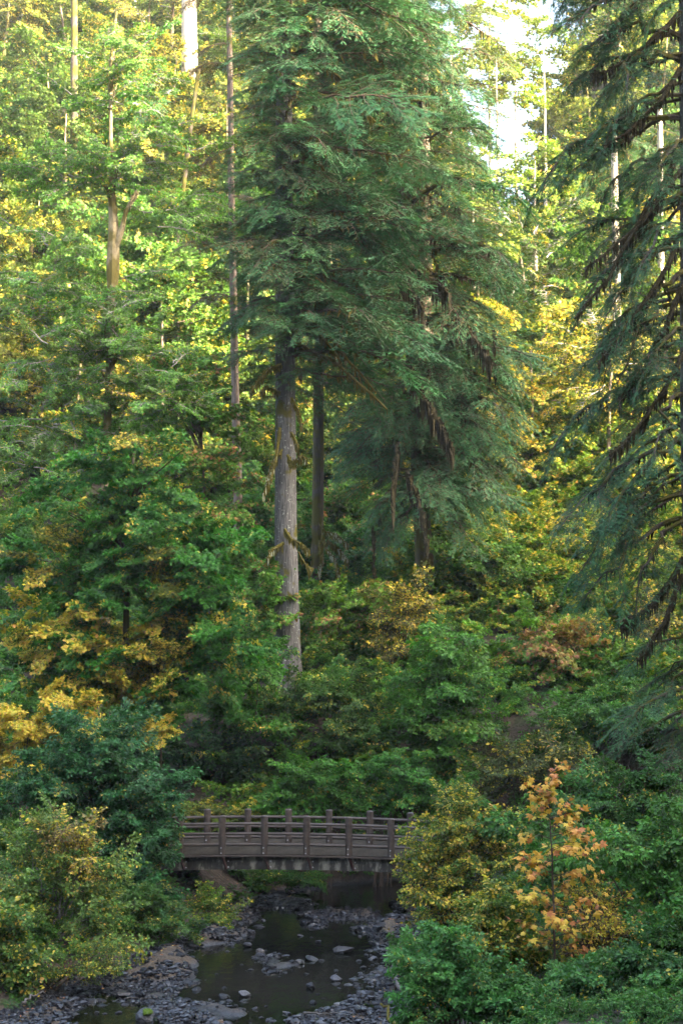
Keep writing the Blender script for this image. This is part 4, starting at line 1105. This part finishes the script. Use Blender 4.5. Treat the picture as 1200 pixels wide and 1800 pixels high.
YN, YF = 60.0, 62.25
xc = -3.2
def arch(x): return -0.0042 * (x - xc) ** 2
bridge = empty('footbridge', (xc, (YN + YF) / 2, 1.6), 'brown timber footbridge with log railings and a stained beam across the creek', 'bridge')
bb = np.array(bridge.location)
XS0, XS1 = -10.5, 5.6
def cyl_mesh(name, r, L, mat, sides=12, vert=True, cham=0.03, taper=0.0):
    g = G()
    if vert: pts = np.array([[0, 0, 0], [0, 0, L * .5], [0, 0, L - cham], [0, 0, L]]); rad = [r * (1 + taper), r, r, r - cham]
    else: pts = np.array([[-L / 2, 0, 0], [0, 0, 0], [L / 2, 0, 0]]); rad = [r, r, r]
    g.tube(pts, rad, sides, 0)
    return g.mesh(name, [mat], False)
postme = cyl_mesh('post', 0.125, 1.36, M_RAIL, 14)
sp = 1.464
railme = cyl_mesh('rail', 0.052, sp - 0.16, M_RAIL, 10, False)
gb = G(); gb.box((0, 0, 0), (sp - 0.20, 0.09, 0.27)); boardme = gb.mesh('curb_board', [M_BOARD])
gb = G(); gb.tube(np.array([[0, 0, 0], [0, -.02, 0]]), [.026, .02], 8, 0); boltme = gb.mesh('bolt', [M_BOLT])
gb = G(); gb.box((0, 0, 0), (0.06, 0.018, 0.30)); plateme = gb.mesh('bolt_plate', [M_BOARD])
first_n = (393 - 600) * mpp(YN); first_f = (367 - 600) * mpp(YF)
PBZ = 2.05
def tilt(x): return math.atan(2 * -0.0042 * (x - xc))
for (yy, f0, s_) in ((YN, first_n, 1), (YF, first_f, -1)):
    k = -5
    while f0 + k * sp < XS1:
        x = f0 + k * sp
        if x > XS0:
            z = PBZ + arch(x)
            o = link('post', postme, bridge, np.array([x, yy, z]) - bb, (0, 0, rng.uniform(0, 6)))
            pl = link('bolt_plate', plateme, bridge, np.array([x - .03, yy - .131, z + .17]) - bb)
            for bz in (.08, .26):
                link('bolt', boltme, pl, (0, -.009, bz - .17))
            xm = x + sp / 2
            zm = PBZ + arch(xm)
            for rz in (1.07, .73, .36):
                link('rail', railme, bridge, np.array([xm, yy, zm + rz]) - bb, (0, -tilt(xm), 0))
            link('curb_board', boardme, bridge, np.array([xm, yy, zm + .165]) - bb, (0, -tilt(xm), 0))
            if s_ == 1:
                g = G(); a = np.array([x + .02, yy - .16, z - .02]); e = np.array([x + .16, yy - .085, z - .46])
                g.tube(np.stack([a, (a + e) / 2, e]) - bb, [.05, .045, .05], 4, 0)
                link('brace', g.mesh('brace', [M_IRON]), bridge)
                for bz in (.20, .40):
                    link('bolt', boltme, bridge, np.array([x + .22, yy - .078, z - bz]) - bb)
        k += 1
# deck boards across, edge ledges, beams, following the arch
nb = 74
gd = G(); gd.box((0, 0, 0), ((XS1 - XS0) / nb - .02, YF - YN - .10, .07)); deckme = gd.mesh('deck_board', [M_BOARD])
for i in range(nb):
    x = XS0 + (XS1 - XS0) * (i + .5) / nb
    link('deck_board', deckme, bridge, np.array([x, (YN + YF) / 2, PBZ + .04 + arch(x)]) - bb, (0, -tilt(x), 0))
def strip(name, y, z0, z1, th, mat):
    g = G(); n = 40
    xs = np.linspace(XS0, XS1, n); zz = arch(xs)
    V = []
    for x, a in zip(xs, zz):
        V += [[x, y - th / 2, a + z0], [x, y + th / 2, a + z0], [x, y + th / 2, a + z1], [x, y - th / 2, a + z1]]
    F = []
    for i in range(n - 1):
        for j in range(4):
            F.append([i * 4 + j, i * 4 + (j + 1) % 4, i * 4 + 4 + (j + 1) % 4, i * 4 + 4 + j])
    F += [[0, 3, 2, 1], [n * 4 - 4, n * 4 - 3, n * 4 - 2, n * 4 - 1]]
    g.add(np.array(V) - bb, F)
    return link(name, g.mesh(name, [mat]), bridge)
strip('ledge', YN - .06, 2.015, 2.055, .36, M_RAIL)
strip('beam', YN + .0, 1.56, 2.01, .14, M_BEAM)
strip('beam', YF + .0, 1.56, 2.01, .14, M_BEAM)
strip('beam', (YN + YF) / 2, 1.60, 2.0, .2, M_BEAM)
# abutment hidden in the bushes on both ends
for x0 in (-7.6, 4.9):
    g = G(); g.box((0, 0, 0), (1.6, 2.0, 1.9))
    g.add([[-.9, -1.1, -.95], [.9, -1.1, -.95], [.9, 1.1, -.95], [-.9, 1.1, -.95]], [[0, 1, 2, 3]])
    o = link('abutment', g.mesh('abutment', [M_BEAM]), bridge, np.array([x0, (YN + YF) / 2, .62]) - bb)

# ================================================================== creek rocks
m, nt, out = newmat('wet_rock')
tc = N(nt, 'TexCoord'); oi = N(nt, 'ObjectInfo')
n1 = N(nt, 'TexNoise'); n1.inputs['Scale'].default_value = 5; n1.inputs['Detail'].default_value = 7; nt.links.new(tc.outputs['Object'], n1.inputs['Vector'])
r = ramp(nt, [(.3, (.35, .35, .36)), (.7, (1.4, 1.4, 1.35))]); nt.links.new(n1.outputs['Fac'], r.inputs[0])
c = mixc(nt, r.outputs[0], oi.outputs['Color'], 1.0, 'MULTIPLY')
p = N(nt, 'BsdfPrincipled'); p.inputs['Roughness'].default_value = .40; p.inputs['Specular IOR Level'].default_value = .35; nt.links.new(c, p.inputs['Base Color'])
b = N(nt, 'Bump'); b.inputs['Strength'].default_value = .6; b.inputs['Distance'].default_value = .05
nt.links.new(n1.outputs['Fac'], b.inputs['Height']); nt.links.new(b.outputs[0], p.inputs['Normal'])
nt.links.new(p.outputs[0], out.inputs['Surface'])
M_ROCK = m
m, nt, out = newmat('pebbles')
ah = N(nt, 'Attribute', attribute_name='hue')
r = ramp(nt, [(0, (.006, .006, .008)), (.6, (.015, .015, .019)), (.95, (.032, .032, .036)), (1, (.10, .098, .095))]); nt.links.new(ah.outputs['Fac'], r.inputs[0])
p = N(nt, 'BsdfPrincipled'); p.inputs['Roughness'].default_value = .28; nt.links.new(r.outputs[0], p.inputs['Base Color'])
nt.links.new(p.outputs[0], out.inputs['Surface'])
M_PEB = m
import bmesh
def rock_verts(sub, seed, rough=.35):
    bm = bmesh.new(); bmesh.ops.create_icosphere(bm, subdivisions=sub, radius=1)
    V = np.array([v.co[:] for v in bm.verts]); F = np.array([[v.index for v in f.verts] for f in bm.faces]); bm.free()
    rs = np.random.default_rng(seed)
    for _ in range(9):                      # flat chipped faces
        n_ = norm(rs.normal(0, 1, 3)); h = rs.uniform(.45, .85)
        dd = V @ n_ - h; V = V - np.clip(dd, 0, None)[:, None] * n_
    V *= 1 + rs.normal(0, .04, (len(V), 1))
    return V, F
ROCKS = []
for k in range(8):
    V, F = rock_verts(2, k); g = G(); g.add(V, F); ROCKS.append(g.mesh('rock', [M_ROCK]))
def rock(u, v, ru, rv, col, label, group=None, sink=.25):
    z = .05
    d_ = (CAM_Z - z) * FPX / (v - 1110.0)
    x = (u - 600) * mpp(d_); w = ru * mpp(d_)
    h = rv * mpp(d_)
    zz = max(gz(x, d_), -.02)
    o = link('rock', ROCKS[int(rng.integers(8))], None, (x, d_, zz + h * (1 - sink) * .6), (rng.normal(0, .15), rng.normal(0, .15), rng.uniform(0, 6.28)), (w, w * rng.uniform(.7, 1.1), h), (*col, 1))
    return tag(o, label, 'rock', group)
DK = (.018, .018, .023)
rk = rock(265, 1776, 20, 15, (.03, .03, .034), 'dark rock with bright green moss cap at the bottom left of the creek')
g = G(); V, F = rock_verts(2, 5); V = V * np.array([.62, .62, .5]) + np.array([-.1, 0, .62]); g.add(V, F, 0, .3, .5)
mm = bark_mat('moss_bright', (.03, .06, .008), (.09, .14, .015), scale=(6, 6, 6))
link('moss_cap', g.mesh('moss_cap', [mm]), rk)
rock(432, 1736, 13, 8, (.075, .075, .085), 'pale grey rounded stone in mid creek')
rock(602, 1661, 22, 9, (.05, .047, .05), 'broad dark boulder in the green pool, nearest to the right bank')
rock(548, 1674, 14, 7, DK, 'dark flat rock left of the broad boulder')
rock(590, 1708, 14, 9, (.05, .05, .06), 'dark rock in the pool below the broad boulder')
rock(548, 1722, 12, 8, DK, 'small rugged rock at the pool rim in mid creek')
rock(460, 1665, 14, 10, (.06, .052, .05), 'brownish rock at the tip of the upper left gravel spit')
rock(437, 1652, 10, 7, DK, 'small rock sitting left of the brownish rock on the spit')
rock(385, 1781, 12, 6, (.12, .08, .05), 'tan stone on the bottom gravel')
rock(665, 1636, 16, 9, DK, 'dark boulder upstream near the yellow bush')
rock(706, 1662, 12, 6, (.05, .05, .055), 'rock against the right bank under the yellow bush')
rock(655, 1673, 10, 5, (.07, .07, .08), 'small flat stone in the pool close to the right bank')
rock(228, 1738, 18, 5, (.055, .05, .05), 'long flat dark slab at the left shore')
n = 0
while n < 275:
    v = rng.uniform(1568, 1798); u = rng.uniform(20, 720)
    d_ = CAM_Z * FPX / (v - 1110.0); x = (u - 600) * mpp(d_)
    xl = np.interp(d_, CY, CXL); xr = np.interp(d_, CY, CXR)
    if not (xl - .3 < x < xr + .5): continue
    zz = gz(x, d_)
    if zz < -.12 and rng.random() < .82: continue
    r_ = rng.uniform(2.5, 6.5) * (1 + (rng.random() < .12))
    rock(u, v, r_ * 1.15, r_ * .62, tuple(np.array(DK) * rng.uniform(.3, 1.0) * 1.0), 'small dark wet stone lying in the shallow creek', 'small wet stones in the creek')
    n += 1
PV, PF = rock_verts(1, 3)
n = 52000
ys = rng.uniform(40, 66, n); xl = np.interp(ys, CY, CXL); xr = np.interp(ys, CY, CXR)
xs = rng.uniform(xl - .8, xr + .9)
zs = ground(xs, ys); ok = (zs > -.15) & (zs < .30) & (fbm(xs * 1.2, ys * 1.2, 55, 3) > rng.uniform(.25, .6, n) + .12 * (zs < 0))
xs, ys, zs = xs[ok], ys[ok], zs[ok]; n = len(xs)
az = rng.uniform(0, 6.28, n)
Rm = np.stack([np.stack([np.cos(az), -np.sin(az), az * 0], -1), np.stack([np.sin(az), np.cos(az), az * 0], -1), np.stack([az * 0, az * 0, az * 0 + 1], -1)], 1)
sz = rng.uniform(.03, .10, n) * (1 + (rng.random(n) < .10) + .4 * (zs < -.02))
g = G(); g.inst(PV, PF.tolist(), np.stack([xs, ys, zs + sz * .2], -1), Rm, np.stack([sz, sz * .8, sz * .6], -1))
o = link('gravel', g.mesh('gravel', [M_PEB])); tag(o, 'wet dark gravel and cobbles covering the creek bars', 'gravel', kind='stuff')

M_DRIFT = bark_mat('drift', (.05, .046, .04), (.12, .11, .10), scale=(10, 10, 10), bump=.3)
# driftwood
def stick(name, label, pts, d_, r, mat, cat='driftwood', forks=()):
    P_ = []
    for (u, v, dz) in pts:
        d2 = (CAM_Z - dz) * FPX / (v - 1110.0); P_.append([(u - 600) * mpp(d2), d2, dz])
    P_ = np.array(P_); b_ = P_[0].copy()
    k = np.linspace(0, len(P_) - 1, 10); Q = np.stack([np.interp(k, np.arange(len(P_)), P_[:, a]) for a in range(3)], -1)
    Q[1:-1] += rng.normal(0, r * .8, (8, 3))
    g = G(); g.tube(Q - b_, np.linspace(r, r * .45, 10), 7, 0, flute=.1)
    o = link(name, g.mesh(name, [mat], True), None, b_)
    return tag(o, label, cat)
stick('driftwood', 'grey bare branch lying on the right gravel bar, upper one', [(705, 1728, .6), (690, 1706, .75), (678, 1688, .95)], 46, .07, M_DRIFT)
stick('driftwood', 'mossy bent branch on the right gravel bar, lower one', [(712, 1792, .5), (685, 1776, .5), (668, 1752, .7)], 44, .06, M_MOSS)
stick('driftwood', 'thin stick lying across the bottom gravel near the centre', [(535, 1768, .18), (600, 1767, .2)], 44, .03, M_DRIFT)
stick('driftwood', 'short stick on the left shore', [(48, 1750, .3), (88, 1734, .4)], 46, .05, M_DRIFT)
stick('driftwood', 'thin pale twig in the shallows at lower left', [(228, 1743, .12), (272, 1742, .14)], 46, .02, M_DRIFT)
P_ = np.array([W(925, 1757, 36.5), W(950, 1750, 36.3), W(990, 1742, 36.1)])
lg = empty('mossy_log', P_[0], 'broken moss covered log end in the bottom right bushes', 'log')
mossy_branch(lg, P_, .14, 60, lmax=.2)
P_ = np.array([W(1150, 1800, 34), W(1165, 1770, 34), W(1195, 1745, 33.8)])
lg = empty('mossy_log', P_[0], 'twisted mossy root at the bottom right corner', 'log')
mossy_branch(lg, P_, .09, 50, lmax=.15)

# ================================================================== unseen conifers added on the right valley wall to cast the shade
gs_ = G(); n = 420
xs = rng.uniform(36, 90, n); ys = rng.uniform(-60, 100, n); zs = ground(xs, ys)
for i in range(n):
    if abs(xs[i]) < .22 * ys[i] + 6: continue
    h = rng.uniform(10, 18); r_ = h * .17
    tv = rng.random(9) * .5 + .75
    an = np.arange(9) / 9 * 2 * PI
    for q in range(4):
        z0 = h * (.12 + .21 * q); z1 = h * (.45 + .19 * q) if q < 3 else h
        rr_ = r_ * (1 - .22 * q)
        V = np.stack([np.cos(an) * rr_ * tv, np.sin(an) * rr_ * tv, np.full(9, z0)], -1)
        V = np.concatenate([V, [[0, 0, z1]]]) + [xs[i], ys[i], zs[i]]
        gs_.add(V, [[j, (j + 1) % 9, 9] for j in range(9)], 0)
o = link('forest', gs_.mesh('forest', [M_NEEDLE]), color=(.03, .06, .03, .05)); tag(o, 'unseen conifers added on the right valley side to cast shade', 'forest', kind='stuff')

# ================================================================== sunlit air of the valley
m, nt, out = newmat('valley_air')
pv = N(nt, 'VolumePrincipled'); pv.inputs['Density'].default_value = 0.00020; pv.inputs['Color'].default_value = (0.95, 0.95, 0.93, 1); pv.inputs['Anisotropy'].default_value = 0.2
nt.links.new(pv.outputs[0], out.inputs['Volume'])
g = G(); g.box((0, 85, 79), (520, 500, 161)); o = link('haze', g.mesh('haze', [m])); tag(o, 'thin sunlit haze hanging in the valley air', 'haze', kind='stuff')
